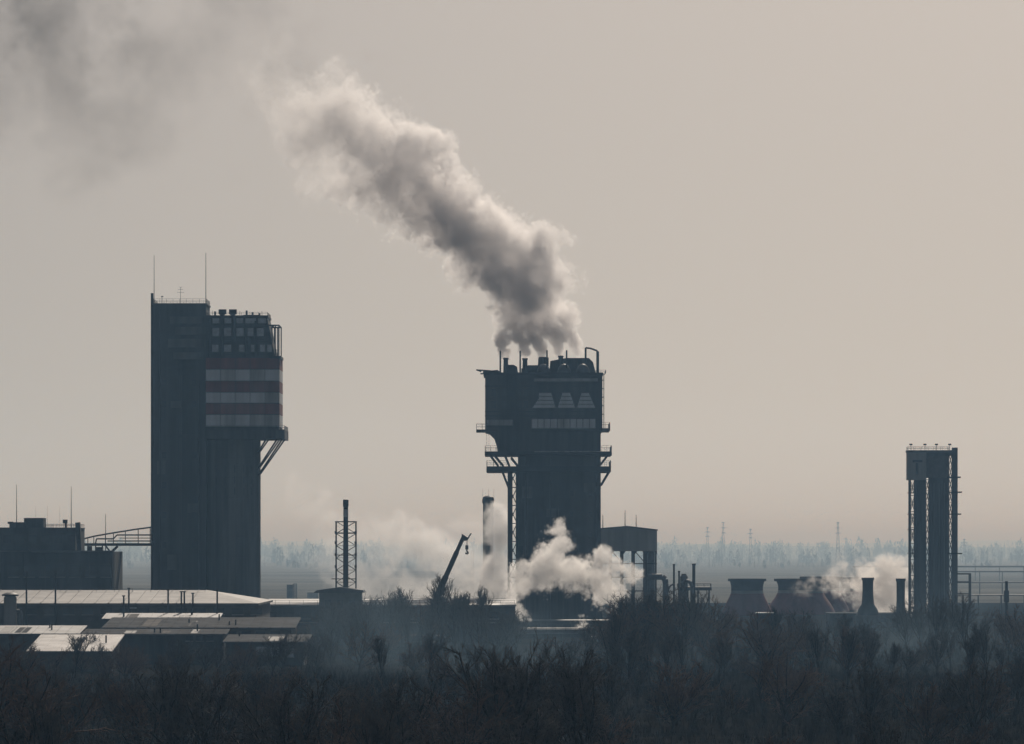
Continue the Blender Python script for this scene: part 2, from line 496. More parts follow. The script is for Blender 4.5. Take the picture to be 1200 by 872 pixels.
# lift frame beside the shaft
lf = MB()
lattice(lf, X(596.5, D), X(606, D), D + 1, D + 5, 0, Z(550, D), 9, .42, .16)
lf.build('lift_frame', 'dark_steel', t)
MB().pbox(595.6, 548, 600.6, 660, D + .2, 1.2).build('lift_rail', 'dark_steel', t)
MB().pbox(607, 640, 612.6, 745, D - 20, 1.4).build('duct_column', 'dark_steel', t)
# roof works
MB().pbox(566.5, 436.5, 707, 439.5, D - 1.3, 27.6).build('roof_slab', 'dark_steel', t)
for pts in ([(590, 436.5), (607, 436.5), (606, 430), (602, 427.5), (593, 427.5), (590, 431)], [(611, 436.5), (634, 436.5), (634, 428), (619, 428), (611, 432)],
            [(630, 436.5), (643, 436.5), (643, 419), (631, 419)], [(644, 436.5), (698, 436.5), (695, 424.5), (690, 419.5), (664, 419.5), (645, 423)], [(566, 437), (588, 437), (583, 433.5), (566, 435)]):
    MB().pprism(pts, D + 7, 12).build('roof_house', 'dark_sheet', t)
for (px, w, yt) in ((592.7, 3.1, 418.5), (615.3, 3.2, 419), (636.5, 4.4, 417.5), (657.3, 3.2, 416), (680, 3.4, 419)):
    st = MB().lathe(X(px, D), D + 6, [(w * .25, Z(437, D)), (w * .22, Z(yt + 2, D)), (w * .27, Z(yt + 1.6, D)), (w * .27, Z(yt, D))], 14).build('stack', 'dark_steel', t, smooth=False)
for (px, yt) in ((586.3, 411), (609.6, 411), (641, 410.5), (664, 410.5)):
    MB().tube(P(px, 437, D), P(px, yt, D), .26, .24, 6).build('vent_pipe', 'dark_steel', t)
b = MB().path([P(686.3, 424, D), P(686.3, 407.5, D), P(692, 408.2, D), P(700, 411.2, D), P(700.4, 437, D)], .28, 8)
b.tube(P(700.4, 412, D), P(700.4, 437, D), .42, .42, 8)
b.build('pipe_loop', 'dark_steel', t)
for px in (637, 661, 683):
    zc, rr2 = Z(437, D), 2.05
    prof = [(rr2 * 1.02, zc - .4)] + [(rr2 * math.cos(a * math.pi / 2 / 7), zc + 2.7 * math.sin(a * math.pi / 2 / 7)) for a in range(7)] + [(.1, zc + 2.7)]
    MB().lathe(X(px, D), D + 1.4, prof, 20).build('dome', 'grey_steel', t, smooth=True)
b = MB().path([P(558, 433.5, D), P(574, 434.5, D), P(586, 437, D)], .2, 5)
b.path([P(563, 438, D), P(578, 437.6, D)], .2, 5)
b.tube(P(559, 433.5, D), P(564, 435.5, D), .25, .2, 5)
b.build('davit', 'dark_steel', t)
for yy in (445, 455, 465, 475, 485):
    MB().pbox(705.5, yy, 708, yy + .9, D + 2, 1).build('ladder_bracket', 'dark_steel', t)
MB().tube(P(707.6, 438, D + 2), P(707.6, 502, D + 2), .12, .12, 5).build('ladder', 'dark_steel', t)
railing(t, X(698, D), X(710, D), D - 1, D + 20, Z(437, D), h=.8, step=2.0, sides='fr')

# ------------------------------------------------------------------ slender shaft tower
D = 1650.0
t = thing('shaft_tower', 'slender twin-shaft tower in a braced steel frame with boxy head', 'tower', (X(1094, D), D, 0))
hd = MB().pbox(1064, 528.5, 1085.5, 562.5, D - 1, 7).build('head', 'concrete_pale', t)
MB().pbox(1069.5, 539, 1081, 541.8, D - 1.15, .15).build('sign_bar', 'concrete', t, hd)
MB().pbox(1073.2, 542.6, 1076.2, 556, D - 1.15, .15).build('sign_stem', 'concrete', t, hd)
MB().pbox(1063.5, 527.6, 1116.5, 530.2, D - 1.2, 8).build('roof_slab', 'grey_steel', t)
MB().pbox(1085.5, 530.2, 1117, 534, D - .9, 6).build('lintel', 'concrete', t)
MB().pbox(1086.5, 534, 1111.8, 560, D - .2, 5).build('machine_room', 'brick_grey', t)
MB().pbox(1116, 524.5, 1122.3, 745, D, 2.2).build('lift_shaft', 'concrete', t)
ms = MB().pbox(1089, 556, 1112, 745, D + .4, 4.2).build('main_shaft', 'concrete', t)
for px in (1094, 1100, 1106):
    MB().pbox(px, 566, px + 1.1, 740, D + .15, .25).build('pilaster', 'shaft_concrete', t, ms)
MB().pbox(1073, 560, 1085.2, 745, D + .6, 3.6).build('side_shaft', 'concrete', t)
lf = MB(); lattice(lf, X(1066.6, D), X(1073, D), D, D + 4, 0, Z(562, D), 9, .3, .13); lf.build('lattice_leg', 'dark_steel', t)
lf = MB(); lattice(lf, X(1085.4, D), X(1088.8, D), D + 1, D + 2, 0, Z(562, D), 13, .08, .11); lf.build('ladder_frame', 'dark_steel', t)
lf = MB(); lattice(lf, X(1112.2, D), X(1115.8, D), D + .5, D + 1.5, 0, Z(532, D), 14, .08, .11); lf.build('ladder_frame', 'dark_steel', t)
for (yy, xe) in ((558.5, 1126), (576, 1127.5), (601.8, 1126.5), (648, 1127.5)):
    MB().pbox(1110, yy, xe, yy + 1.5, D - .6, 6).build('landing', 'dark_steel', t)
for yy in (577, 602, 620, 648):
    MB().pbox(1065.5, yy, 1073, yy + 1, D - .4, 8).build('landing', 'dark_steel', t)
railing(t, X(1064, D), X(1112, D), D - 1, D + 6, Z(527.6, D), h=1.1, step=2.4)
for px in (1067.5, 1084, 1097.5, 1113):
    lp = MB().tube(P(px, 528, D), P(px, 521.5, D), .08, .08, 5).build('lamp_post', 'dark_steel', t)
    MB().pbox(px - 1.8, 520, px + 1.8, 521.8, D - .3, .6).build('lamp_head', 'dark_steel', t, lp)
b = MB()
for px in (1135.8, 1137.4):
    b.tube((X(px, D), D, 0), (X(px, D), D, Z(672, D)), .22, .22, 5)
for yy in (672.5, 682, 696):
    b.tube((X(1121, D), D, Z(yy, D)), (X(1138, D), D, Z(yy, D)), .24, .24, 5)
b.build('side_frame', 'dark_steel', t)

# ------------------------------------------------------------------ factory block on the far side of the pale roof
D = 1400.0
t = thing('factory_block', 'dark stepped factory building with rooftop boxes and two thin masts', 'factory', (X(50, D), D, 0))
up = MB().pbox(-90, 619.5, 88.5, 700, D + 8, 30).build('upper_block', 'concrete', t)
MB().pbox(-90, 618.2, 89, 619.5, D + 7.8, 30.4).build('parapet', 'concrete', t)
MB().pbox(28, 607, 51, 619, D + 14, 8).build('roof_box', 'concrete', t)
MB().pbox(11, 612, 29, 619, D + 12, 8).build('roof_box', 'concrete', t)
MB().pbox(9, 611.4, 14, 614, D + 11.5, 4).build('roof_vent', 'dark_steel', t)
lo = MB().box(X(-90, D), X(130, D), D, D + 42, 0, Z(646.5, D)).build('lower_block', 'concrete', t)
MB().pbox(-90, 645.2, 130.5, 646.6, D - .3, 7.5).build('coping', 'shaft_concrete', t)
b = MB().path([P(33, 643, D - .5), P(38, 646.8, D - .5), P(94, 646.8, D - .5)], .18, 6); b.build('service_pipe', 'galvanised', t)
for px in range(10, 126, 18):
    w = MB().pbox(px, 662, px + 12, 676, D - .12, .12).build('window', 'glass', t, lo)
    MB().pbox(px - .5, 676, px + 12.5, 677, D - .25, .25).build('sill', 'concrete_pale', t, w)
for px in range(4, 82, 15):
    MB().pbox(px, 627, px + 9, 636, D + 7.85, .15).build('window', 'glass', t, up)
for (px, yt) in ((19.5, 568), (83.5, 570), (123.8, 602)):
    MB().tube(P(px, 620 if px < 100 else 647, D + 10), P(px, yt, D + 10), .14, .06, 5).build('mast', 'dark_steel', t)
for (px, yt) in ((42, 593), (55.5, 592), (70, 594)):
    MB().tube(P(px, 619, D + 20), P(px, yt, D + 20), .04, .03, 4).build('lightning_rod', 'grey_steel', t)
sg = MB().pbox(73.5, 609, 79, 613.5, D + 10, .6).build('floodlight', 'dark_steel', t)
MB().tube(P(77, 619, D + 10), P(77, 613, D + 10), .3, .3, 6).build('floodlight_post', 'dark_steel', t)
railing(t, X(51, D), X(88, D), D + 8, D + 30, Z(618, D), h=.9, step=3)
MB().pprism([(90.5, 652), (95.6, 650), (93.2, 612), (88, 612.6)], D + 4, 3).build('inclined_duct', 'dark_steel', t)
for px in range(0, 130, 26):
    MB().pbox(px, 648, px + 1.6, 700, D - .2, .2).build('pilaster', 'concrete', t, lo)
for (px, w, h) in ((102, 5, 640), (112, 8, 641)):
    MB().pbox(px, h, px + w, 647, D + 6, 3).build('roof_unit', 'dark_steel', t)

D = 1440.0
t = thing('pipe_bridge', 'steel pipe gallery spanning from the dark factory to the striped tower', 'pipe bridge', (X(140, D), D, Z(640, D)))
MB().pbox(97, 636.6, 180, 639.8, D, 3).build('deck', 'dark_steel', t)
b = MB()
for dy in (0, 3):
    b.path([P(96, 632, D + dy), P(110, 628.5, D + dy), P(130, 625, D + dy), P(158, 620.5, D + dy), P(177, 618, D + dy)], .22, 6)
    for px, yt in ((103, 630), (110, 629), (123.5, 626), (133, 624.5), (147, 622.5), (162, 620.3), (176, 618.2)):
        b.tube(P(px, 637, D + dy), P(px, yt, D + dy), .12, .12, 5)
    b.path([P(112, 637, D + dy), P(113, 631.5, D + dy), P(133, 631.5, D + dy), P(137, 627, D + dy), P(178, 627, D + dy)], .2, 6)
    b.path([P(126, 634, D + dy), P(180, 634, D + dy)], .18, 5)
    b.path([P(140, 630.6, D + dy), P(180, 630.6, D + dy)], .12, 5)
b.build('pipe_run', 'dark_steel', t)
b = MB()
for dy in (0, 3):
    b.path([P(138, 640, D + dy), P(130, 647.5, D + dy)], .38, 6)
    b.path([P(124, 640, D + dy), P(130, 647.5, D + dy)], .25, 6)
    for px in (103, 112, 120):
        b.tube(P(px, 639, D + dy), P(px, 650, D + dy), .2, .2, 5)
b.build('bracket', 'dark_steel', t)

# ------------------------------------------------------------------ pale hipped warehouse
D = 1200.0
t = thing('warehouse', 'long low warehouse with pale hipped metal roof before the striped tower', 'warehouse', (X(150, D), D, 0))
zr, ze = Z(691.5, 1236), Z(707, D)
xl, xr = X(-90, D), X(303, D)
MB().box(xl + 1, xr - .6, D + .6, D + 70, 0, ze - .05).build('wall', 'brick_grey', t)
xr2 = X(243, 1236)
b = MB().hull([(xl, D, ze), (xr, D, ze), (xr, D + 72, ze), (xl, D + 72, ze), (xl, D + 36, zr), (xr2, D + 36, zr), (xl, D, ze - .5), (xr, D, ze - .5), (xr, D + 72, ze - .5)],
              [(0, 1, 5, 4), (1, 2, 5), (2, 3, 4, 5), (6, 7, 1, 0), (7, 8, 2, 1)])
rf = b.build('roof', 'roof_metal', t)
for k in range(20):
    xa = xl + 2 + k * (xr2 - xl - 4) / 19
    MB().hull([(xa - .1, D + .1, ze + .03), (xa + .1, D + .1, ze + .03), (xa + .1, D + 35.6, zr - .01), (xa - .1, D + 35.6, zr - .01), (xa - .1, D + .1, ze + .12), (xa + .1, D + .1, ze + .12), (xa + .1, D + 35.6, zr + .09), (xa - .1, D + 35.6, zr + .09)],
              [(4, 5, 6, 7), (0, 1, 5, 4), (1, 2, 6, 5), (3, 0, 4, 7)]).build('roof_seam', 'roof_metal', t, rf)
for px in range(30, 300, 22):
    w = MB().pbox(px, 713, px + 13, 720, D + .45, .15).build('window', 'glass', t)
    MB().pbox(px - .5, 720, px + 13.5, 721, D + .35, .25).build('sill', 'concrete_pale', t, w)
MB().pbox(150, 711.5, 160, 713.5, D + .2, .3).build('wall_lamp', 'grime_white', t)
railing(t, X(70, D + 30), X(240, D + 30), D + 31, D + 31.5, zr - .5, h=1.0, step=4.5, sides='f', m='grey_steel')
# slim posts standing before the warehouse
k = 0
for px, yt, d in ((31, 671, 1195), (65, 671, 1195), (145, 699, 1170), (151, 690, 1185), (197, 692, 1180), (212.5, 694, 1180), (216, 694, 1182), (226, 696, 1186), (254.5, 692, 1178)):
    who = ('taller thin post at the pale roof below the rooftop boxes', 'tall thin post at the pale roof below the stepped factory end', 'short thick post in front of the warehouse wall',
           'thin post before the pale roof near the factory corner', 'thin post before the pale roof below the stair block edge', 'slim post, one of a close pair below the striped tower, first of it',
           'slim post, one of a close pair below the striped tower, second of it', 'faint thin post below the join of block and round shaft', 'thin post before the hipped end of the pale roof')[k]
    p = thing('lamp_post', who, 'post', (X(px, d), d, 0), 'thin posts in front of the pale warehouse roof')
    MB().tube((X(px, d), d, 0), (X(px, d), d, Z(yt, d)), .26, .2, 6).build('pole', 'dark_steel', p)
    MB().box(X(px, d) - .35, X(px, d) + .35, d - .5, d + .3, Z(yt, d), Z(yt, d) + .25).build('cap', 'dark_steel', p)
    k += 1

D = 1160.0
t = thing('vent_tower', 'stubby pale vent chimney with flat cap and side duct', 'vent', (X(12, D), D, 0))
MB().lathe(X(12, D), D, [(1.5, 0), (1.45, Z(700, D)), (1.2, Z(699, D)), (1.2, Z(697, D))], 16).build('body', 'concrete_pale', t)
MB().lathe(X(12, D), D, [(1.9, Z(698.5, D)), (1.9, Z(696.5, D)), (.9, Z(694.5, D))], 16).build('cap', 'dark_steel', t)
MB().path([P(18, 716, D), P(23, 716, D), P(24.5, 719, D), P(24.5, 745, D)], .45, 8).build('side_duct', 'galvanised', t)

# ------------------------------------------------------------------ low sheds in front
def shed(name, label, px0, px1, ytop, yeave, d, depth, wall, roof, wins=(), over=.6, ridge=False):
    t = thing(name, label, 'shed', (X((px0 + px1) / 2, d), d, 0))
    xa, xb, z1 = X(px0, d), X(px1, d), Z(yeave, d)
    d2 = d + depth
    z2 = Z(ytop, d2)
    MB().hull([(xa + .4, d + .5, 0), (xb - .4, d + .5, 0), (xb - .4, d2 - .4, 0), (xa + .4, d2 - .4, 0), (xa + .4, d + .5, z1 - .3), (xb - .4, d + .5, z1 - .3), (xb - .4, d2 - .4, z2 - .3), (xa + .4, d2 - .4, z2 - .3)],
              [(0, 3, 2, 1), (4, 5, 6, 7), (0, 1, 5, 4), (1, 2, 6, 5), (2, 3, 7, 6), (3, 0, 4, 7)]).build('wall', wall, t)
    rf = MB().hull([(xa - over, d, z1 - .25), (xb + over, d, z1 - .25), (xb + over, d2, z2 - .25), (xa - over, d2, z2 - .25), (xa - over, d, z1), (xb + over, d, z1), (xb + over, d2, z2), (xa - over, d2, z2)],
              [(0, 3, 2, 1), (4, 5, 6, 7), (0, 1, 5, 4), (1, 2, 6, 5), (2, 3, 7, 6), (3, 0, 4, 7)]).build('roof', roof, t)
    n = max(3, int((xb - xa) / 2.4))
    for k in range(n + 1):
        xx = xa + (xb - xa) * k / n
        MB().hull([(xx - .07, d + .05, z1), (xx + .07, d + .05, z1), (xx + .07, d2 - .05, z2), (xx - .07, d2 - .05, z2), (xx - .07, d + .05, z1 + .07), (xx + .07, d + .05, z1 + .07), (xx + .07, d2 - .05, z2 + .07), (xx - .07, d2 - .05, z2 + .07)],
                  [(4, 5, 6, 7), (0, 1, 5, 4), (1, 2, 6, 5), (3, 0, 4, 7)]).build('roof_seam', roof, t, rf)
    MB().tube((xa - over, d - .1, z1 - .2), (xb + over, d - .1, z1 - .2), .09, .09, 5).build('gutter', 'grey_steel', t)
    rn = random.Random(int(px0 * 7 + d))
    for k in range(max(1, int((xb - xa) / 9))):
        q, xx = rn.random(), xa + (xb - xa) * rn.uniform(.06, .94)
        yy = d + (d2 - d) * (.15 + .6 * q)
        zz = z1 + (z2 - z1) * (.15 + .6 * q)
        v = MB().tube((xx, yy, zz - .2), (xx, yy, zz + rn.uniform(.6, 1.5)), .16, .16, 8).build('roof_vent', 'dark_steel', t)
        xp = xa + (xb - xa) * rn.uniform(.05, .85); w_ = rn.uniform(1.2, 3.5)
        q0, q1 = .1, rn.uniform(.5, .9)
        MB().hull([(xp, d + (d2 - d) * q0, z1 + (z2 - z1) * q0 + .02), (xp + w_, d + (d2 - d) * q0, z1 + (z2 - z1) * q0 + .02), (xp + w_, d + (d2 - d) * q1, z1 + (z2 - z1) * q1 + .02), (xp, d + (d2 - d) * q1, z1 + (z2 - z1) * q1 + .02),
                   (xp, d + (d2 - d) * q0, z1 + (z2 - z1) * q0 + .05), (xp + w_, d + (d2 - d) * q0, z1 + (z2 - z1) * q0 + .05), (xp + w_, d + (d2 - d) * q1, z1 + (z2 - z1) * q1 + .05), (xp, d + (d2 - d) * q1, z1 + (z2 - z1) * q1 + .05)],
                  [(4, 5, 6, 7), (0, 1, 5, 4), (1, 2, 6, 5), (2, 3, 7, 6), (3, 0, 4, 7)]).build('roof_patch', rn.choice(['roof_felt', 'brick_grey', 'dark_sheet']), t, rf)
    for (a, y0_, c, y1_, m) in wins:
        w = MB().pbox(a, y0_, c, y1_, d + .35, .15).build('window', m, t)
        MB().pbox(a - .6, y1_, c + .6, y1_ + .8, d + .2, .3).build('sill', 'concrete_pale', t, w)
    return t


shed('flat_shed', 'wide flat-roofed shed under the round shaft of the striped tower', 122, 343, 723.5, 735.5, 1120, 30, 'brick_grey', 'roof_felt',
     [(130 + i * 17, 740, 141 + i * 17, 746, 'glass') for i in range(12)])
shed('small_roof_shed', 'narrow shed with pale roof strip behind the wide flat shed', 122, 254, 718.5, 725, 1165, 14, 'brick_grey', 'galvanised')
shed('grey_roof_shed', 'shed with pale grey sloped roof beside the stubby vent chimney', -30, 90, 733, 742.5, 1085, 20, 'brick_grey', 'galvanised')
shed('bright_roof_shed', 'low shed with the brightest cream roof glinting through the branches', 34, 128, 743.5, 763, 1010, 32, 'brick_grey', 'roof_white')
shed('dark_annex', 'dark box annex in front of the wide flat shed', 98, 262, 737, 743, 1080, 14, 'concrete', 'roof_felt', [(218 + i * 12, 745, 226 + i * 12, 751, 'glass') for i in range(3)])
shed('side_shed', 'shed with grey roof and bright windows beside the dark annex', 264, 358, 743.5, 752, 1070, 20, 'concrete', 'roof_felt',
     [(300, 758, 313, 768, 'louver'), (316, 759, 327, 769, 'louver'), (330, 760, 344, 770, 'louver')])

# ------------------------------------------------------------------ long flat hall behind the crane
D = 1330.0
t = thing('flat_hall', 'long flat hall with pale roof edge stretching behind the crane', 'hall', (X(450, D), D, 0))
MB().box(X(306, D), X(604, D), D, D + 50, 0, Z(711, D)).build('wall', 'concrete', t)
MB().hull([(X(305, D), D - .4, Z(710.5, D)), (X(605, D), D - .4, Z(710.5, D)), (X(605, D), D + 50, Z(710.5, D) + 1.1), (X(305, D), D + 50, Z(710.5, D) + 1.1),
           (X(305, D), D - .4, Z(709, D)), (X(605, D), D - .4, Z(709, D)), (X(605, D), D + 50, Z(709, D) + 1.1), (X(305, D), D + 50, Z(709, D) + 1.1)],
          [(0, 3, 2, 1), (4, 5, 6, 7), (0, 1, 5, 4), (1, 2, 6, 5), (2, 3, 7, 6), (3, 0, 4, 7)]).build('roof', 'galvanised', t)
railing(t, X(306, D), X(603, D), D + 1, D + 49, Z(708.8, D), h=1.15, step=3.6, sides='fb', m='grey_steel')
for px in range(312, 600, 20):
    w = MB().pbox(px, 717, px + 12, 725, D - .15, .15).build('window', 'glass', t)
    MB().pbox(px - .5, 725, px + 12.5, 726, D - .3, .3).build('sill', 'concrete_pale', t, w)
MB().pbox(306, 729, 604, 730.4, D - .35, .35).build('ledge', 'concrete_pale', t)

D = 1310.0
t = thing('gate_house', 'squat block with overhanging roof under the lattice chimney', 'hut', (X(398, D), D, 0))
MB().box(X(374, D), X(423, D), D, D + 12, 0, Z(694, D)).build('wall', 'brick_grey', t)
MB().pprism([(367, 695), (427, 694.6), (425, 691.5), (398, 688.2), (371, 691.8)], D - 1.5, 15).build('roof', 'dark_sheet', t)
for px in (381, 395, 409):
    MB().pbox(px, 703, px + 7, 713, D - .12, .12).build('window', 'glass', t)
D = 1318.0
t = thing('lattice_chimney', 'thin steel chimney in a four-legged lattice frame', 'chimney', (X(405, D), D, 0))
fl = MB().lathe(X(404.6, D), D + 4, [(.72, 0), (.68, Z(640, D)), (.62, Z(612, D)), (.62, Z(594, D)), (.74, Z(593, D)), (.74, Z(585.5, D)), (.5, Z(585.2, D))], 14).build('flue', 'dark_steel', t, smooth=False)
MB().lathe(X(404.6, D), D + 4, [(.66, Z(606, D)), (.66, Z(597, D))], 14, False).build('pale_band', 'grime_white', t, fl)
lf = MB(); lattice(lf, X(393.3, D), X(416.6, D), D + 1.5, D + 6.5, 0, Z(611, D), 10, .13, .07); lf.build('lattice_frame', 'dark_steel', t)
for yy in (611, 624, 650, 678):
    MB().pbox(392.4 - (4 if yy == 678 else 0), yy, 402.5, yy + 1, D + 1.3, 5.4).build('landing', 'dark_steel', t)
    MB().pbox(407, yy, 417.6, yy + 1, D + 1.3, 5.4).build('landing', 'dark_steel', t)
for yy in (624, 636, 650, 664):
    for px in (393.3, 416.6):
        MB().box(X(px, D) - .3, X(px, D) + .3, D + 1.2, D + 1.8, Z(yy, D) - .35, Z(yy, D) + .35).build('node_plate', 'dark_steel', t)

# ------------------------------------------------------------------ mobile crane
D = 1250.0
t = thing('mobile_crane', 'dark mobile crane with raised telescopic boom and hanging hook', 'crane', (X(492, D), D, 0))
pb, pt = P(489, 751, D), P(543, 629.5, D)
ax = pt - pb
def boom(t0, t1, w, name, par=None):
    u = ax.normalized(); s_ = Vector((u.z, 0, -u.x))
    a, c = pb + ax * t0, pb + ax * t1
    v = []
    for p in (a, c):
        for (i, j) in ((-1, -1), (1, -1), (1, 1), (-1, 1)):
            v.append(p + s_ * (w * i) + Vector((0, w * j, 0)))
    return MB().hull(v, [(3, 2, 1, 0), (4, 5, 6, 7), (0, 1, 5, 4), (1, 2, 6, 5), (2, 3, 7, 6), (3, 0, 4, 7)]).build(name, 'crane_paint', t, par)
bm = boom(0, .62, .74, 'boom')
boom(.6, .86, .6, 'boom_section', bm)
boom(.84, 1.0, .48, 'boom_section', bm)
MB().pprism([(541, 633), (545, 634), (548, 633), (552, 626.5), (553, 624.6), (551, 625.2), (548, 630), (545, 628), (541, 625.5)], D - .6, 1.2).build('boom_head', 'crane_paint', t)
b = MB().tube(P(547, 631, D), P(546.6, 640, D), .06, .06, 4).tube(P(548.3, 631, D), P(547.6, 640, D), .06, .06, 4)
b.build('cable', 'dark_steel', t)
hk = MB().pprism([(545.3, 639), (548.7, 639), (548.9, 643.5), (547, 645.2), (545.2, 643.5)], D - .35, .7).build('hook_block', 'crane_paint', t)
MB().path([P(547, 645, D), P(547.2, 646.4, D), P(548.6, 647.2, D), P(548.4, 648.8, D), P(546.6, 649, D), P(545.4, 647.8, D)], .22, 6).build('hook', 'dark_steel', t, hk)
MB().tube(pb + Vector((2.6, 0, .6)), pb + ax * .4, .28, .28, 8).build('lift_cylinder', 'grey_steel', t)
bx_ = X(489, D)
MB().box(bx_ - 6, bx_ + 7, D - 1.4, D + 1.4, .9, 1.6).build('chassis', 'crane_paint', t)
MB().prism([(bx_ - 2.6, 1.7), (bx_ + 2.8, 1.7), (bx_ + 2.8, 2.5), (bx_ + .8, 3.3), (bx_ - 2.6, 3.3)], D - 1.3, D + 1.3).build('turntable', 'crane_paint', t)
cb = MB().prism([(bx_ + 4.6, 1.6), (bx_ + 7, 1.6), (bx_ + 7, 2.3), (bx_ + 6.6, 3.2), (bx_ + 4.6, 3.2)], D - 1.25, D + 1.25).build('cab', 'crane_paint', t)
MB().prism([(bx_ + 5.0, 2.4), (bx_ + 6.7, 2.4), (bx_ + 6.4, 3.0), (bx_ + 5.0, 3.0)], D - 1.3, D - 1.26).build('cab_window', 'glass', t, cb)
for wx in (-4.8, -3.3, 3.2, 5.6):
    for wy in (-1.35, 1.0):
        w = MB().tube((bx_ + wx, D + wy, .6), (bx_ + wx, D + wy + .35, .6), .6, .6, 18).build('wheel', 'rubber', t)
        MB().tube((bx_ + wx, D + wy - .03, .6), (bx_ + wx, D + wy + .38, .6), .3, .3, 12).build('rim', 'grey_steel', t, w)

# ------------------------------------------------------------------ domed chimney in the steam
D = 1720.0
t = thing('domed_chimney', 'stout dark chimney with rounded top rising out of steam', 'chimney', (X(572, D), D, 0))
r = 6.4 * D / FPX
MB().lathe(X(572, D), D + 4, [(r, 0), (r * .98, Z(590, D)), (r * 1.12, Z(589, D)), (r * 1.12, Z(585.5, D)), (r * .95, Z(582.5, D)), (r * .5, Z(581, D)), (.1, Z(580.8, D))], 20).build('flue', 'dark_steel', t, smooth=False)
for px in (565.8, 572.5, 578.8):
    MB().tube(P(px, 586, D), P(px, 573, D), .07, .05, 4).build('lightning_rod', 'grey_steel', t)
MB().pbox(562, 681, 582, 709, D - 3, 10).build('base_house', 'brick_grey', t)
MB().pprism([(581, 685), (597, 685), (597, 709), (594, 709), (594, 688), (584, 688), (584, 709), (581, 709)], D - 2, 6).build('duct_frame', 'dark_steel', t)
D = 1900.0
t = thing('distant_mast', 'faint thin lattice mast in the steam beside the crane hook', 'mast', (X(553.5, D), D, 0))
b = MB(); lattice(b, X(552.2, D), X(555, D), D, D + 1, 0, Z(645, D), 16, .07, .04); b.build('lattice', 'grey_steel', t)
MB().tube(P(553.6, 645, D), P(553.6, 638, D), .06, .03, 4).build('tip', 'grey_steel', t)

# ------------------------------------------------------------------ pipe rack in front of the smoking tower
D = 1330.0
t = thing('pipe_rack', 'elevated pipe rack with handrail in front of the smoking tower', 'pipe rack', (X(650, D), D, 0))
MB().pbox(606, 740, 708, 743, D, 4).build('deck', 'galvanised', t)
b = MB()
for dy, r in ((.6, .35), (1.8, .5), (3.2, .3)):
    b.tube((X(606, D), D + dy, Z(740, D) + r), (X(708, D), D + dy, Z(740, D) + r), r, r, 8)
    b.build('pipe', 'galvanised', t); b = MB()
for px in range(610, 708, 16):
    MB().tube((X(px, D), D + 2, 0), (X(px, D), D + 2, Z(743, D)), .25, .25, 6).build('support', 'dark_steel', t)
railing(t, X(606, D), X(708, D), D - .1, D + 4, Z(740, D), h=1.5, step=2.4, sides='f', m='dark_steel')
t = thing('tank_wall', 'low dark wall block behind the pipe rack', 'wall', (X(650, 1400), 1400, 0))
MB().box(X(598, 1400), X(735, 1400), 1400, 1412, 0, Z(728, 1400)).build('block', 'concrete', t)
MB().box(X(597, 1400), X(736, 1400), 1399.6, 1412.4, Z(728, 1400), Z(726.8, 1400)).build('coping', 'galvanised', t)
for px in range(606, 730, 18):
    MB().pbox(px, 732, px + 9, 738, 1399.8, .2).build('window', 'glass', t)

# ------------------------------------------------------------------ open-framed building
D = 1620.0
t = thing('open_frame_building', 'gabled industrial hall on open columns beside the smoking tower', 'hall', (X(738, D), D, 0))
MB().pprism([(700, 646), (770, 646), (770, 621.5), (735, 617.8), (700, 620.5)], D, 26).build('upper_wall', 'concrete_pale', t)
MB().pprism([(699, 620.8), (735, 617.9), (771, 621.8), (771, 620.4), (735, 616.2), (699, 619.2)], D - .6, 27).build('roof', 'galvanised', t)
b = MB()
for px in (705, 716, 729.5, 743, 757, 768.5):
    for dy in (0.2, 24):
        MB().box(X(px - 1.1, D), X(px + 1.1, D), D + dy, D + dy + .8, 0, Z(645, D)).build('column', 'dark_steel', t)
for yy in (660, 676, 692):
    MB().pbox(704, yy, 770, yy + 1.2, D + .1, .6).build('girder', 'dark_steel', t)
for i, px in enumerate((717, 730.5, 744, 758)):
    if i % 2 == 0:
        MB().tube(P(px, 646, D + .5), P(px + 12, 660, D + .5), .15, .15, 5).build('brace', 'dark_steel', t)
    MB().pprism([(px - .2, 645.5), (px + 3, 645.5), (px - .2, 650)], D + .3, .4).build('gusset', 'dark_steel', t)
    MB().pprism([(px + 8.4, 645.5), (px + 12, 645.5), (px + 12, 650)], D + .3, .4).build('gusset', 'dark_steel', t)
MB().tube(P(762, 644, D + 6), P(762, 720, D + 6), 1.1, 1.1, 12).build('vessel', 'grey_steel', t)
for (px, yt) in ((706.5, 603), (732.5, 598), (745.5, 603.5)):
    MB().tube(P(px, 619, D + 5), P(px, yt, D + 5), .17, .08, 5).build('mast', 'dark_steel', t)
MB().path([P(758, 676, D - 3), P(776, 676, D - 3), P(779.5, 679, D - 3), P(780, 684, D - 3), P(780, 730, D - 3)], .95, 10).build('elbow_duct', 'grey_steel', t)

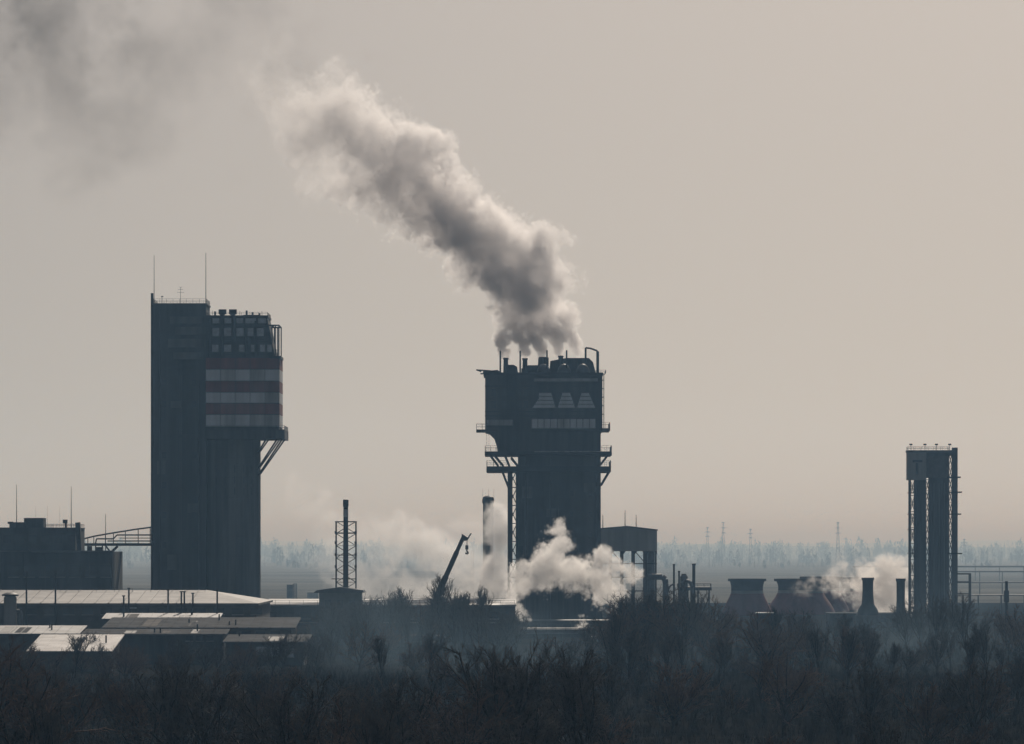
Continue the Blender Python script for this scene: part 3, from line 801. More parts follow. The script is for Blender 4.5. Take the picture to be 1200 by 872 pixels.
D = 1580.0
t = thing('process_plant', 'cluster of thin stacks and pipes right of the open hall', 'process plant', (X(800, D), D, 0))
for (px, yt, r) in ((790, 661, .32), (796, 669, .3), (813.3, 660.5, .5)):
    st = MB().lathe(X(px, D), D + 2, [(r, 0), (r, Z(yt + 2, D)), (r * 1.3, Z(yt + 1.6, D)), (r * 1.3, Z(yt, D))], 10).build('stack', 'dark_steel', t)
MB().path([P(790, 684, D), P(785, 687, D), P(782.5, 694, D), P(782, 735, D)], .28, 6).build('pipe', 'grey_steel', t)
MB().lathe(X(802, D), D + 4, [(1.2, 0), (1.2, Z(676, D)), (.8, Z(674, D)), (.8, Z(672.5, D))], 12).build('vessel', 'grey_steel', t)
MB().path([P(799, 684, D), P(804, 680.5, D), P(809, 682, D), P(811, 688, D), P(811, 735, D)], .55, 8).build('loop_pipe', 'grey_steel', t)
MB().pbox(795, 688, 834, 692, D + 3, 8).build('platform', 'dark_steel', t)
for px in (797, 806, 818, 831):
    MB().tube(P(px, 690, D + 5), (X(px, D + 5), D + 5, 0), .25, .25, 6).build('leg', 'dark_steel', t)
railing(t, X(795, D), X(834, D), D + 3, D + 11, Z(688, D), h=1.0, step=2.0)

# ------------------------------------------------------------------ cooling towers and flared chimneys
def cooling(label, px, hw, ytop, d):
    t = thing('cooling_tower', label, 'cooling tower', (X(px, d), d, 0), 'squat waisted cooling towers')
    k = d / FPX
    zt = Z(ytop, d)
    zs = [0, .12, .25, .38, .5, .6, .68, .76, .84, .92, 1]
    rs = [1.4, 1.32, 1.22, 1.1, .98, .90, .87, .865, .885, .93, 1.0]
    prof = [(r * hw * k, zt * z) for r, z in zip(rs, zs)]
    cut = lambda a, c: [p for p in prof if a - 1e-6 <= p[1] / zt <= c + 1e-6]
    MB().lathe(X(px, d), d, cut(0, .6), 40, False).build('lower_shell', 'cooling_red', t, smooth=False)
    MB().lathe(X(px, d), d, cut(.6, .68), 40, False).build('pale_band', 'concrete_pale', t)
    MB().lathe(X(px, d), d, cut(.68, 1), 40, False).build('upper_shell', 'cooling_dark', t)
    MB().lathe(X(px, d), d, [(prof[-1][0] + .3, zt - .8), (prof[-1][0] + .3, zt + .1), (prof[-1][0] - .5, zt + .1), (prof[-1][0] - .5, zt - .8)], 40, False).build('rim', 'cooling_dark', t)
    return t
cooling('squat cooling tower standing alone left of the others', 875.5, 21.5, 678.5, 1850)
cooling('squat cooling tower half veiled by cream steam', 938, 30, 678.5, 1880)
cooling('squat cooling tower mostly hidden in cream steam', 962, 24, 676, 1960)

cooling('widest squat cooling tower behind the two short chimneys', 1021, 40, 677, 2010)


def flared(label, px, hw, ytop, yfl, d):
    t = thing('flared_chimney', label, 'chimney', (X(px, d), d, 0), 'short dark chimneys before the steam')
    k = d / FPX
    MB().lathe(X(px, d), d, [(hw * 2.1 * k, Z(yfl + 14, d)), (hw * 1.7 * k, Z(yfl + 6, d)), (hw * 1.1 * k, Z(yfl, d)), (hw * .95 * k, Z(yfl - 14, d)), (hw * .97 * k, Z(ytop + 3, d))], 20).build('flue', 'dark_steel', t)
    MB().lathe(X(px, d), d, [(hw * 1.1 * k, Z(ytop + 3.2, d)), (hw * 1.14 * k, Z(ytop, d)), (hw * .9 * k, Z(ytop, d))], 20).build('rim', 'dark_steel', t)
    MB().lathe(X(px, d), d, [(hw * 2.3 * k, 0), (hw * 2.3 * k, Z(yfl + 13, d))], 20).build('plinth', 'concrete', t)
flared('short dark chimney with flared foot in front of the steam', 1017, 6.6, 677, 708, 1500)
flared('short straight dark chimney right of the flared one', 1055.5, 5.2, 678, 718, 1500)
t = thing('low_hall', 'low dark hall behind the two short chimneys', 'hall', (X(1015, 1540), 1540, 0))
MB().box(X(972, 1540), X(1066, 1540), 1540, 1560, 0, Z(720, 1540)).build('wall', 'concrete', t)
MB().box(X(971, 1540), X(1067, 1540), 1539.5, 1560.5, Z(720, 1540), Z(718.6, 1540)).build('roof', 'roof_felt', t)
for px in range(978, 1062, 13):
    MB().pbox(px, 724, px + 8, 729, 1539.85, .15).build('window', 'glass', t)
t = thing('white_hut', 'tiny hut with bright roof between the first two cooling towers', 'hut', (X(896, 1500), 1500, 0))
MB().box(X(887, 1500), X(908, 1500), 1500, 1506, 0, Z(719.5, 1500)).build('wall', 'concrete', t)
MB().box(X(886, 1500), X(909, 1500), 1499.6, 1506.4, Z(719.5, 1500), Z(718, 1500)).build('roof', 'roof_white', t)
t = thing('stub_post', 'stout post with wide foot beyond the slender tower', 'post', (X(1179.5, 1560), 1560, 0))
MB().tube((X(1179.5, 1560), 1560, 0), P(1179.5, 681, 1560), .5, .45, 8).build('pole', 'dark_steel', t)
MB().pbox(1177, 692, 1182.5, 706, 1559, 2).build('box', 'dark_steel', t)

# far pipe lines and sheds at right
k = 0
for (a, c, y, th, d, lab) in ((1000, 1230, 663, 2.0, 3600, 'long thin far roof line seen highest right of the slender tower'), (1120, 1230, 669, 1.8, 3200, 'second far roof line beyond the slender tower'),
                              (1120, 1230, 682, 1.3, 2600, 'thin far pipeline crossing behind the slender tower'), (1118, 1230, 697, 1.2, 1900, 'nearest low pipeline beyond the slender tower')):
    t = thing('far_pipeline', lab, 'pipeline', (X((a + c) / 2, d), d, 0), 'far horizontal pipelines')
    MB().pbox(a, y, c, y + th, d, 6).build('span', 'grey_steel', t)
    n = max(3, int((c - a) / 26))
    for i in range(n + 1):
        px = a + 2 + (c - a - 4) * i / n
        MB().box(X(px, d) - .25, X(px, d) + .25, d + 2, d + 2.6, 0, Z(y + th, d)).build('support', 'grey_steel', t)
t = thing('far_shed', 'faint distant shed between the hut and the tower foot', 'shed', (X(333, 2400), 2400, 0))
MB().pbox(336, 685, 343, 708, 2400, 6).build('silo', 'grey_steel', t)
b = MB(); lattice(b, X(344, 2400), X(347.5, 2400), 2400, 2403, 0, Z(684, 2400), 6, .15, .1); b.build('frame', 'grey_steel', t)
MB().pbox(360, 694, 373, 708, 2400, 10).build('store', 'concrete_pale', t)

# pylons on the horizon
k = 0
for (px, yt, d, lab) in ((829, 618, 7400, 'faint power pylon, leftmost of three above the far trees'), (847.5, 612, 6800, 'tallest faint power pylon of three above the far trees'),
                         (879.5, 620, 7400, 'faint power pylon right of the tallest above the far trees'), (982, 612, 6600, 'faint thin pylon above the cream steam'),
                         (795, 645, 7000, 'small faint pylon low above the thin stacks'), (1130, 632, 7600, 'small faint pylon right of the slender tower')):
    t = thing('power_pylon', lab, 'pylon', (X(px, d), d, 0), 'distant power pylons')
    zt = Z(yt, d)
    b = MB(); lattice(b, X(px, d) - 3, X(px, d) + 3, d - 3, d + 3, 0, zt, 9, .2, .12, .85); b.build('mast', 'grey_steel', t)
    for q, w in ((.98, 4), (.86, 6), (.74, 5)):
        MB().pprism([(px - w * 6000 / d * .9, yt + (1 - q) * zt * 6000 / d), (px + w * 6000 / d * .9, yt + (1 - q) * zt * 6000 / d), (px, yt + (1 - q) * zt * 6000 / d - 1.2)], d - .4, .8).build('cross_arm', 'grey_steel', t)

# ------------------------------------------------------------------ bare trees
def seg_mesh(name, segs, m, n=3):
    """segs: array rows (p0 xyz, p1 xyz, r0, r1) -> open tapered prisms in one mesh"""
    S = np.array(segs, dtype=np.float64)
    p0, p1, r0, r1 = S[:, :3], S[:, 3:6], S[:, 6], S[:, 7]
    ax = p1 - p0
    ax /= np.linalg.norm(ax, axis=1)[:, None] + 1e-9
    ref = np.where(np.abs(ax[:, 2:3]) < .9, np.array([[0, 0, 1.]]), np.array([[1., 0, 0]]))
    u = np.cross(ax, ref); u /= np.linalg.norm(u, axis=1)[:, None] + 1e-9
    w = np.cross(ax, u)
    N = len(S)
    V = np.zeros((N, 2 * n, 3))
    for k in range(n):
        a = 2 * math.pi * k / n
        dv = u * math.cos(a) + w * math.sin(a)
        V[:, k] = p0 + dv * r0[:, None]
        V[:, n + k] = p1 + dv * r1[:, None]
    F = np.zeros((N, n, 4), dtype=np.int32)
    base = (np.arange(N) * 2 * n)[:, None]
    for k in range(n):
        k2 = (k + 1) % n
        F[:, k] = base + np.array([[k, k2, n + k2, n + k]])
    me = bpy.data.meshes.new(name)
    me.vertices.add(N * 2 * n)
    me.vertices.foreach_set('co', V.reshape(-1))
    me.loops.add(N * n * 4)
    me.loops.foreach_set('vertex_index', F.reshape(-1))
    me.polygons.add(N * n)
    me.polygons.foreach_set('loop_start', np.arange(N * n, dtype=np.int32) * 4)
    me.polygons.foreach_set('loop_total', np.full(N * n, 4, dtype=np.int32))
    me.materials.append(MATS[m])
    me.update(calc_edges=True)
    return me


def grow(rnd, H, spread, up, trunk_frac, nlimb, lean=0.0):
    """returns (trunk segments, twig segments) of a bare tree of height about H"""
    big, fine = [], []

    def vec(d, ang, az):
        d = Vector(d).normalized()
        u = d.orthogonal().normalized(); w = d.cross(u)
        return (d * math.cos(ang) + (u * math.cos(az) + w * math.sin(az)) * math.sin(ang)).normalized()

    def stick(p, d, L, r0, r1, n, out, wob, lift):
        pts, q = [p.copy()], p.copy()
        for i in range(n):
            d = (d + Vector((rnd.gauss(0, wob), rnd.gauss(0, wob), rnd.gauss(0, wob) + lift))).normalized()
            nq = q + d * (L / n)
            a, c = r0 + (r1 - r0) * i / n, r0 + (r1 - r0) * (i + 1) / n
            out.append((*q, *nq, a, c))
            pts.append(nq.copy()); q = nq
        return pts, d

    th = H * trunk_frac
    d0 = Vector((lean, lean * rnd.uniform(-1, 1), 1)).normalized()
    tp, td = stick(Vector((0, 0, -.3)), d0, th * 2.0, H * .017 + .05, H * .007, 6, big, .05, .02)
    for i in range(nlimb):
        t = 0.28 + .72 * (i + rnd.random()) / nlimb
        k = min(5, int(t * 6)); f = t * 6 - k
        p = tp[k].lerp(tp[k + 1], f)
        dirn = vec(td, rnd.uniform(.35, 1.0) * spread * (1.25 - .5 * t), rnd.uniform(0, 6.28))
        L = (H - p.z) * rnd.uniform(.62, 1.0) * (1.12 if t > .6 else .95)
        lp, ld = stick(p, dirn, L, H * .0095, .04, 6, big, .10, up)
        nb = rnd.randint(6, 9)
        for j in range(nb):
            s = .22 + .78 * (j + rnd.random()) / nb
            k2 = min(5, int(s * 6)); q = lp[k2].lerp(lp[k2 + 1], s * 6 - k2)
            dd = Vector(lp[min(6, k2 + 1)]) - Vector(lp[k2])
            L2 = L * rnd.uniform(.22, .42) * (1.15 - .5 * s)
            bp, bd = stick(q, vec(dd, rnd.uniform(.35, .85), rnd.uniform(0, 6.28)), L2, .062, .032, 4, fine, .13, up * 1.2)
            nt = rnd.randint(4, 6)
            for m in range(nt):
                s2 = .2 + .8 * (m + rnd.random()) / nt
                k3 = min(3, int(s2 * 4)); q2 = bp[k3].lerp(bp[k3 + 1], s2 * 4 - k3)
                L3 = L2 * rnd.uniform(.3, .6)
                cp, cd = stick(q2, vec(bd, rnd.uniform(.3, .9), rnd.uniform(0, 6.28)), L3, .034, .02, 2, fine, .16, up)
                for e in range(rnd.randint(2, 4)):
                    q3 = cp[rnd.randint(0, 1)].lerp(cp[2], rnd.random())
                    stick(q3, vec(cd, rnd.uniform(.3, 1.0), rnd.uniform(0, 6.28)), L3 * rnd.uniform(.35, .75), .02, .011, 1, fine, .1, up)
    return big, fine


KINDS = [  # adjective, H, spread, up, trunk, limbs, lean, twig material
    ('fan-shaped', 12, .85, .07, .30, 13, 0, 'twig'), ('tall narrow', 13, .45, .16, .38, 14, 0, 'twig'), ('spreading', 11, 1.15, .05, .26, 13, 0, 'twig_brown'),
    ('leaning', 11, .8, .08, .30, 12, .18, 'twig'), ('bushy', 9, 1.05, .09, .16, 17, 0, 'twig_brown'), ('upright', 12, .6, .12, .32, 14, .05, 'twig'),
    ('rounded', 10, 1.0, .07, .24, 15, -.05, 'twig'), ('ragged', 12, .95, .04, .34, 10, -.12, 'twig_brown')]
PROTO = []
for i, (adj, H, spread, up, tf, nl, lean, tm) in enumerate(KINDS):
    big, fine = grow(random.Random(100 + i), H, spread, up, tf, nl, lean)
    top = max(s[5] for s in big + fine)
    PROTO.append((adj, top, seg_mesh('trunk', big, 'bark', 5), seg_mesh('crown', fine, tm, 3)))

TREES = []
def plant(px, d, ytop, kind=None, row='far'):
    h = CAMZ - (ytop - PY0) * d / FPX
    if h < 3.0: return
    h = min(h, 17.5)
    k = R.randrange(len(PROTO)) if kind is None else kind
    TREES.append((row, px, d, h, k))


def zone(row, n, px, d, yt, kinds=None):
    for i in range(n):
        p = px[0] + (px[1] - px[0]) * (i + R.random()) / n
        plant(p, R.uniform(*d), R.uniform(*yt), R.choice(kinds) if kinds else None, row)


zone('far', 16, (708, 838), (1060, 1220), (682, 712))
zone('far', 13, (838, 1062), (1080, 1240), (710, 726))
zone('far', 14, (1062, 1215), (1060, 1240), (694, 716))
zone('far', 6, (712, 800), (1060, 1180), (684, 700), [0, 1, 5])
zone('far', 6, (350, 425), (1100, 1230), (712, 735))
zone('far', 16, (372, 606), (1130, 1270), (682, 720), [0, 1, 5, 6, 1])
for (px, yt, kd) in ((412, 692, 0), (433, 697, 6), (470, 686, 1), (481, 692, 5), (517, 684, 1), (531, 688, 5), (547, 693, 1), (565, 700, 0), (452, 712, 4), (500, 705, 7), (583, 712, 6)):
    plant(px, R.uniform(1130, 1230), yt, kd, 'far')
zone('middle', 32, (700, 1215), (860, 1050), (724, 766))
zone('middle', 17, (345, 700), (860, 1060), (732, 775))
zone('middle', 14, (-10, 345), (830, 990), (768, 795))
for (px, yt, kd) in ((20, 748, 4), (34, 756, 6), (66, 757, 7), (88, 747, 3), (96, 753, 4), (121, 752, 6), (140, 748, 2), (155, 752, 4)):
    plant(px, R.uniform(940, 995), yt, kd, 'middle')
zone('near', 26, (700, 1215), (610, 840), (764, 822))
zone('near', 13, (340, 700), (640, 840), (778, 812))
zone('middle', 16, (95, 355), (930, 1040), (736, 764), [0, 2, 4, 6, 7])
zone('near', 18, (-10, 345), (600, 820), (772, 815))
for (px, yt, kd) in ((218, 756, 0), (236, 768, 6), (196, 774, 2), (12, 748, 5), (40, 770, 4), (0, 760, 2), (300, 770, 1), (322, 778, 5), (58, 776, 6), (84, 772, 0), (110, 772, 2), (138, 776, 4), (160, 778, 0)):
    plant(px, R.uniform(640, 720), yt, kd, 'near')
for (px, yt, kd) in ((566, 768, 0), (594, 758, 6), (618, 760, 0), (642, 766, 6), (668, 770, 3), (692, 776, 0), (546, 786, 2), (712, 796, 7), (410, 788, 4), (392, 800, 6), (430, 792, 0), (462, 790, 6), (486, 806, 4), (520, 800, 2), (198, 768, 0), (240, 776, 6), (20, 770, 2), (60, 790, 0)):
    plant(px, R.uniform(470, 560), yt, kd, 'front')
zone('front', 10, (-10, 380), (440, 560), (790, 850))
zone('front', 6, (760, 1215), (440, 560), (836, 866))
zone('front', 7, (370, 720), (420, 470), (830, 860))

LAND = [(-99, 130, 'the stepped factory'), (130, 310, 'the striped tower'), (310, 480, 'the lattice chimney'), (480, 595, 'the crane boom'), (595, 708, 'the smoking tower'),
        (708, 840, 'the open-framed hall'), (840, 985, 'the cooling towers'), (985, 1065, 'the short chimneys'), (1065, 1400, 'the slender tower')]
ORD = 'first second third fourth fifth sixth seventh eighth ninth tenth eleventh twelfth thirteenth fourteenth fifteenth sixteenth seventeenth eighteenth nineteenth twentieth'.split()
ORD += ['twenty-' + q for q in ORD[:9]] + ['thirtieth']
ROWN = {'far': 'farthest', 'middle': 'middle', 'near': 'near', 'front': 'frontmost'}
TREES.sort(key=lambda q: (q[0], q[1]))
count = {}
for (row, px, d, h, k) in TREES:
    land = next(n for a, c, n in LAND if a <= px < c)
    i = count.get((row, land), 0); count[(row, land)] = i + 1
    adj, top, tm, cm = PROTO[k]
    s = h / top * R.choice((.82, .92, 1.0, 1.0, 1.08, 1.16))
    o = thing('bare_tree', f'bare {adj} tree, {ORD[i]} from left in the {ROWN[row]} row below {land}', 'tree', (X(px, d), d, 0), f'bare trees of the {ROWN[row]} row')
    rz = R.uniform(0, 6.28)
    sx = s * R.uniform(.95, 1.25)
    for nm, me in (('trunk', tm), ('crown', cm)):
        c = bpy.data.objects.new(nm, me)
        COL.objects.link(c)
        c.parent = o
    o.rotation_euler = (0, 0, rz)
    o.scale = (sx, sx, s)
print('trees', len(TREES))

# undergrowth: leafless bushes all over the waste ground
rs = np.random.RandomState(4)
segs = []
for i in range(8000):
    d = 400 + 830 * rs.rand() ** .8
    px = rs.uniform(-30, 1230)
    x = (px - PX0) * d / FPX
    if px < 360 and d > 960 or (px > 720 and d < 560 and rs.rand() < .6): continue
    dens = math.sin(x * .11 + d * .013) + math.sin(x * .047 - d * .021 + 2)
    H = (1.1 + 2.3 * rs.rand() ** 1.6) * min(1.5, max(.45, .9 + .3 * dens))
    for j in range(6):
        a, ln = rs.rand() * 6.28, rs.uniform(.05, .5)
        p0 = np.array([x + rs.randn() * .35, d + rs.randn() * .35, -.05])
        dr = np.array([math.cos(a) * ln, math.sin(a) * ln, 1.0])
        h = H * rs.uniform(.6, 1)
        p1 = p0 + dr * h * .5
        p2 = p1 + (dr + rs.randn(3) * .18) * h * .5
        segs.append((*p0, *p1, .032, .022)); segs.append((*p1, *p2, .022, .01))
        for q in range(2):
            pb_ = p1 + (p2 - p1) * rs.rand() * .8
            segs.append((*pb_, *(pb_ + (dr + rs.randn(3) * .45) * h * .28), .017, .008))
o = bpy.data.objects.new('undergrowth', seg_mesh('undergrowth', segs, 'scrub', 3))
COL.objects.link(o)
tag(o, 'dark leafless undergrowth covering the waste ground among the trees', 'undergrowth', kind='stuff')

# far woods: hazy belts of poplars and round trees
def wood(name, label, d0, d1, n, hmin, hmax, seed, pxr=(-40, 1240)):
    rs = np.random.RandomState(seed)
    v, f = [], []
    for i in range(n):
        d = rs.uniform(d0, d1)
        x = X(rs.uniform(*pxr), d)
        h = rs.uniform(hmin, hmax) * (1.25 if rs.rand() < .2 else 1)
        w = h * (rs.uniform(.10, .17) if rs.rand() < .55 else rs.uniform(.25, .4))
        m_ = 58
        z = h * (.10 + .90 * rs.rand(m_))
        q = (z / h - .10) / .90
        rr = w * (np.sin(math.pi * np.minimum(1, q * .85 + .15)) ** .7) * rs.rand(m_) ** .5
        a = rs.rand(m_) * 6.28
        c = np.stack([x + rr * np.cos(a), d + rr * np.sin(a), z], 1)
        tri = c[:, None, :] + rs.randn(m_, 3, 3) * (w * .22 + .15) * np.array([.6, .6, 1.3])
        b0 = len(v)
        v += [tuple(p) for p in tri.reshape(-1, 3)]
        f += [(b0 + 3 * k, b0 + 3 * k + 1, b0 + 3 * k + 2) for k in range(m_)]
        b0 = len(v)
        v += [(x - w * .08 - .1, d, 0), (x + w * .08 + .1, d, 0), (x, d, h * .8)]
        f.append((b0, b0 + 1, b0 + 2))
    me = bpy.data.meshes.new(name)
    me.from_pydata(v, [], f)
    me.materials.append(MATS['far_tree'])
    o = bpy.data.objects.new(name, me)
    COL.objects.link(o)
    tag(o, label, 'wood', kind='stuff')


wood('woods', 'faint blue belt of woodland on the horizon', 10500, 12000, 1000, 14, 34, 1)
wood('woods', 'hazy belt of poplars across the middle distance', 7200, 8600, 520, 9, 22, 2)
wood('woods', 'hazy tree belt just beyond the factory', 5600, 6600, 260, 4, 9, 3)


# ------------------------------------------------------------------ smoke and steam
def fft_noise(shape, beta, rs, lo=0.0):
    kx, ky, kz = [np.fft.fftfreq(s) * 1.0 for s in shape[:2]] + [np.fft.rfftfreq(shape[2])]
    k = np.sqrt(kx[:, None, None] ** 2 + ky[None, :, None] ** 2 + kz[None, None, :] ** 2)
    k[0, 0, 0] = 1
    F = np.fft.rfftn(rs.randn(*shape).astype(np.float32)) * np.where(k < lo, 0, k ** (-beta / 2))
    F[0, 0, 0] = 0
    a = np.fft.irfftn(F, s=shape, axes=(0, 1, 2)).astype(np.float32)
    return a / a.std()


def sample(a, c):
    n = a.shape
    out = 0
    i0 = [np.clip(np.floor(q).astype(np.int32), 0, n[k] - 2) for k, q in enumerate(c)]
    f = [np.clip(q - i, 0, 1).astype(np.float32) for q, i in zip(c, i0)]
    for dx in (0, 1):
        for dy in (0, 1):
            for dz in (0, 1):
                w = (f[0] if dx else 1 - f[0]) * (f[1] if dy else 1 - f[1]) * (f[2] if dz else 1 - f[2])
                out = out + w * a[i0[0] + dx, i0[1] + dy, i0[2] + dz]
    return out


def volume_material(name, col, dens, aniso, absorb=None):
    m = bpy.data.materials.new(name)
    m.use_nodes = True
    n, l = m.node_tree.nodes, m.node_tree.links
    n.clear()
    out = n.new('ShaderNodeOutputMaterial')
    pv = n.new('ShaderNodeVolumePrincipled')
    pv.inputs['Color'].default_value = (*col, 1)
    pv.inputs['Anisotropy'].default_value = aniso
    pv.inputs['Density Attribute'].default_value = ''
    if absorb: pv.inputs['Absorption Color'].default_value = (*absorb, 1)
    at = n.new('ShaderNodeAttribute'); at.attribute_name = 'density'
    mu = n.new('ShaderNodeMath'); mu.operation = 'MULTIPLY'; mu.inputs[1].default_value = dens
    l.new(at.outputs['Fac'], mu.inputs[0])
    l.new(mu.outputs[0], pv.inputs['Density'])
    l.new(pv.outputs[0], out.inputs['Volume'])
    return m


def smoke(name, label, puffs, voxel, material, seed, warp=(2.2, .7), amp=.35, edge=.35, holes=0.0, flat=1.0, calm=None, fine=.6):
    """puffs: rows x, y, z, radius, weight. Grid of density built from the puffs, curled by turbulence, handed to a volume through geometry nodes."""
    rs = np.random.RandomState(seed)
    A = np.array(puffs, dtype=np.float32)
    pad = A[:, 3].max() * .35 + 2 * voxel
    lo = (A[:, :3] - A[:, 3:4]).min(0) - pad
    hi = (A[:, :3] + A[:, 3:4]).max(0) + pad
    n = np.maximum(8, np.ceil((hi - lo) / voxel).astype(int))
    ax = [lo[k] + voxel * np.arange(n[k], dtype=np.float32) for k in range(3)]
    f = np.full(n, -1.0, np.float32)
    wg = np.zeros(n, np.float32)
    for x, y, z, r, w in A:
        rr = r * 1.5
        s = []
        for k, c in enumerate((x, y, z)):
            a0 = max(0, int((c - rr - lo[k]) / voxel)); a1 = min(n[k], int((c + rr - lo[k]) / voxel) + 2)
            s.append(slice(a0, a1))
        dd = np.sqrt((ax[0][s[0]][:, None, None] - x) ** 2 + (ax[1][s[1]][None, :, None] - y) ** 2 + (ax[2][s[2]][None, None, :] - z) ** 2)
        val = 1 - dd / r
        sub = f[s[0], s[1], s[2]]
        better = val > sub
        f[s[0], s[1], s[2]] = np.where(better, val, sub)
        wv = wg[s[0], s[1], s[2]]
        wg[s[0], s[1], s[2]] = np.where(better, w, wv)
    g = np.meshgrid(*[np.arange(k, dtype=np.float32) for k in n], indexing='ij')
    sh = tuple(int(k) for k in n)
    ramp = np.ones((1, 1, sh[2]), np.float32)
    if calm:                                              # young smoke close above the stacks is hardly curled yet
        ramp = np.clip((ax[2] - calm[0]) / calm[1], .12, 1)[None, None, :].astype(np.float32)
    for A_, beta in ((warp[0], 4.2), (warp[1], 3.0)):
        for k in range(3):
            g[k] = g[k] + fft_noise(sh, beta, rs, 0.004) * (A_ / voxel) * ramp
    f = sample(f, g)
    wg = sample(wg, g)
    bil = np.abs(fft_noise(sh, 3.6, rs, 0.010)) - .75
    bi2 = np.abs(fft_noise(sh, 3.0, rs, 0.045)) - .75
    fin = fft_noise(sh, 2.4, rs, 0.09)
    dens = np.clip((f + ramp ** .6 * (amp * bil + amp * fine * bi2 + amp * .16 * fin)) / edge, 0, 1)
    dens = dens ** flat * wg
    if holes:
        dens *= np.clip(1.0 + holes * np.clip(1.7 - 1.3 * wg, .25, 1.7) * fft_noise(sh, 3.4, rs, 0.008), 0, 2.5)
    for k in range(3):                                    # nothing may touch the grid's faces
        sl = [slice(None)] * 3
        for e in (slice(0, 2), slice(-2, None)):
            sl[k] = e; dens[tuple(sl)] = 0
    dens[dens < .004] = 0
    nx, ny, nz = sh
    hi2 = lo + voxel * (np.array(sh) - 1)
    base = Vector((float((lo[0] + hi2[0]) / 2), float((lo[1] + hi2[1]) / 2), float(lo[2])))
    me = bpy.data.meshes.new(name)
    me.vertices.add(nx * ny * nz)
    co = np.zeros((nz, ny, nx, 3), np.float32)
    co[..., 0] = (ax[0] - base.x)[None, None, :]; co[..., 1] = (ax[1] - base.y)[None, :, None]; co[..., 2] = (ax[2] - base.z)[:, None, None]
    me.vertices.foreach_set('co', co.reshape(-1))
    at = me.attributes.new('amount', 'FLOAT', 'POINT')
    at.data.foreach_set('value', np.ascontiguousarray(dens.transpose(2, 1, 0)).reshape(-1))
    me.materials.append(material)
    o = bpy.data.objects.new(name, me)
    o.location = base
    COL.objects.link(o)
    ng = bpy.data.node_groups.new(name, 'GeometryNodeTree')
    ng.interface.new_socket('Geometry', in_out='INPUT', socket_type='NodeSocketGeometry')
    ng.interface.new_socket('Geometry', in_out='OUTPUT', socket_type='NodeSocketGeometry')
    N, L = ng.nodes, ng.links
    gi, go = N.new('NodeGroupInput'), N.new('NodeGroupOutput')
    vc = N.new('GeometryNodeVolumeCube')
    vc.inputs['Min'].default_value = tuple(float(q) for q in (Vector([float(k) for k in lo]) - base))
    vc.inputs['Max'].default_value = tuple(float(q) for q in (Vector([float(k) for k in hi2]) - base))
    for k, q in zip('XYZ', sh): vc.inputs['Resolution ' + k].default_value = q
    pos = N.new('GeometryNodeInputPosition')
    sub = N.new('ShaderNodeVectorMath'); sub.operation = 'SUBTRACT'; sub.inputs[1].default_value = vc.inputs['Min'].default_value
    div = N.new('ShaderNodeVectorMath'); div.operation = 'SCALE'; div.inputs['Scale'].default_value = 1 / voxel
    add = N.new('ShaderNodeVectorMath'); add.operation = 'ADD'; add.inputs[1].default_value = (.5, .5, .5)
    flo = N.new('ShaderNodeVectorMath'); flo.operation = 'FLOOR'
    L.new(pos.outputs[0], sub.inputs[0]); L.new(sub.outputs[0], div.inputs[0]); L.new(div.outputs[0], add.inputs[0]); L.new(add.outputs[0], flo.inputs[0])
    sp = N.new('ShaderNodeSeparateXYZ'); L.new(flo.outputs[0], sp.inputs[0])
    # integer index, built from integer maths so large grids stay exact
    def im(op, a, c):
        m = N.new('FunctionNodeIntegerMath'); m.operation = op
        for i, q in enumerate((a, c)):
            if isinstance(q, int): m.inputs[i].default_value = q
            else: L.new(q, m.inputs[i])
        return m.outputs[0]
    idx = im('ADD', sp.outputs[0], im('MULTIPLY', im('ADD', sp.outputs[1], im('MULTIPLY', sp.outputs[2], ny)), nx))
    si = N.new('GeometryNodeSampleIndex'); si.data_type = 'FLOAT'; si.domain = 'POINT'; si.clamp = True
    na = N.new('GeometryNodeInputNamedAttribute'); na.data_type = 'FLOAT'; na.inputs[0].default_value = 'amount'
    L.new(gi.outputs[0], si.inputs['Geometry']); L.new(na.outputs[0], si.inputs['Value']); L.new(idx, si.inputs['Index'])
    L.new(si.outputs[0], vc.inputs['Density'])
    sm = N.new('GeometryNodeSetMaterial'); sm.inputs['Material'].default_value = material
    L.new(vc.outputs[0], sm.inputs['Geometry']); L.new(sm.outputs[0], go.inputs[0])
    md = o.modifiers.new('volume', 'NODES'); md.node_group = ng
    tag(o, label, 'smoke', kind='stuff')
    print(name, sh, float(dens.mean()))
    return o


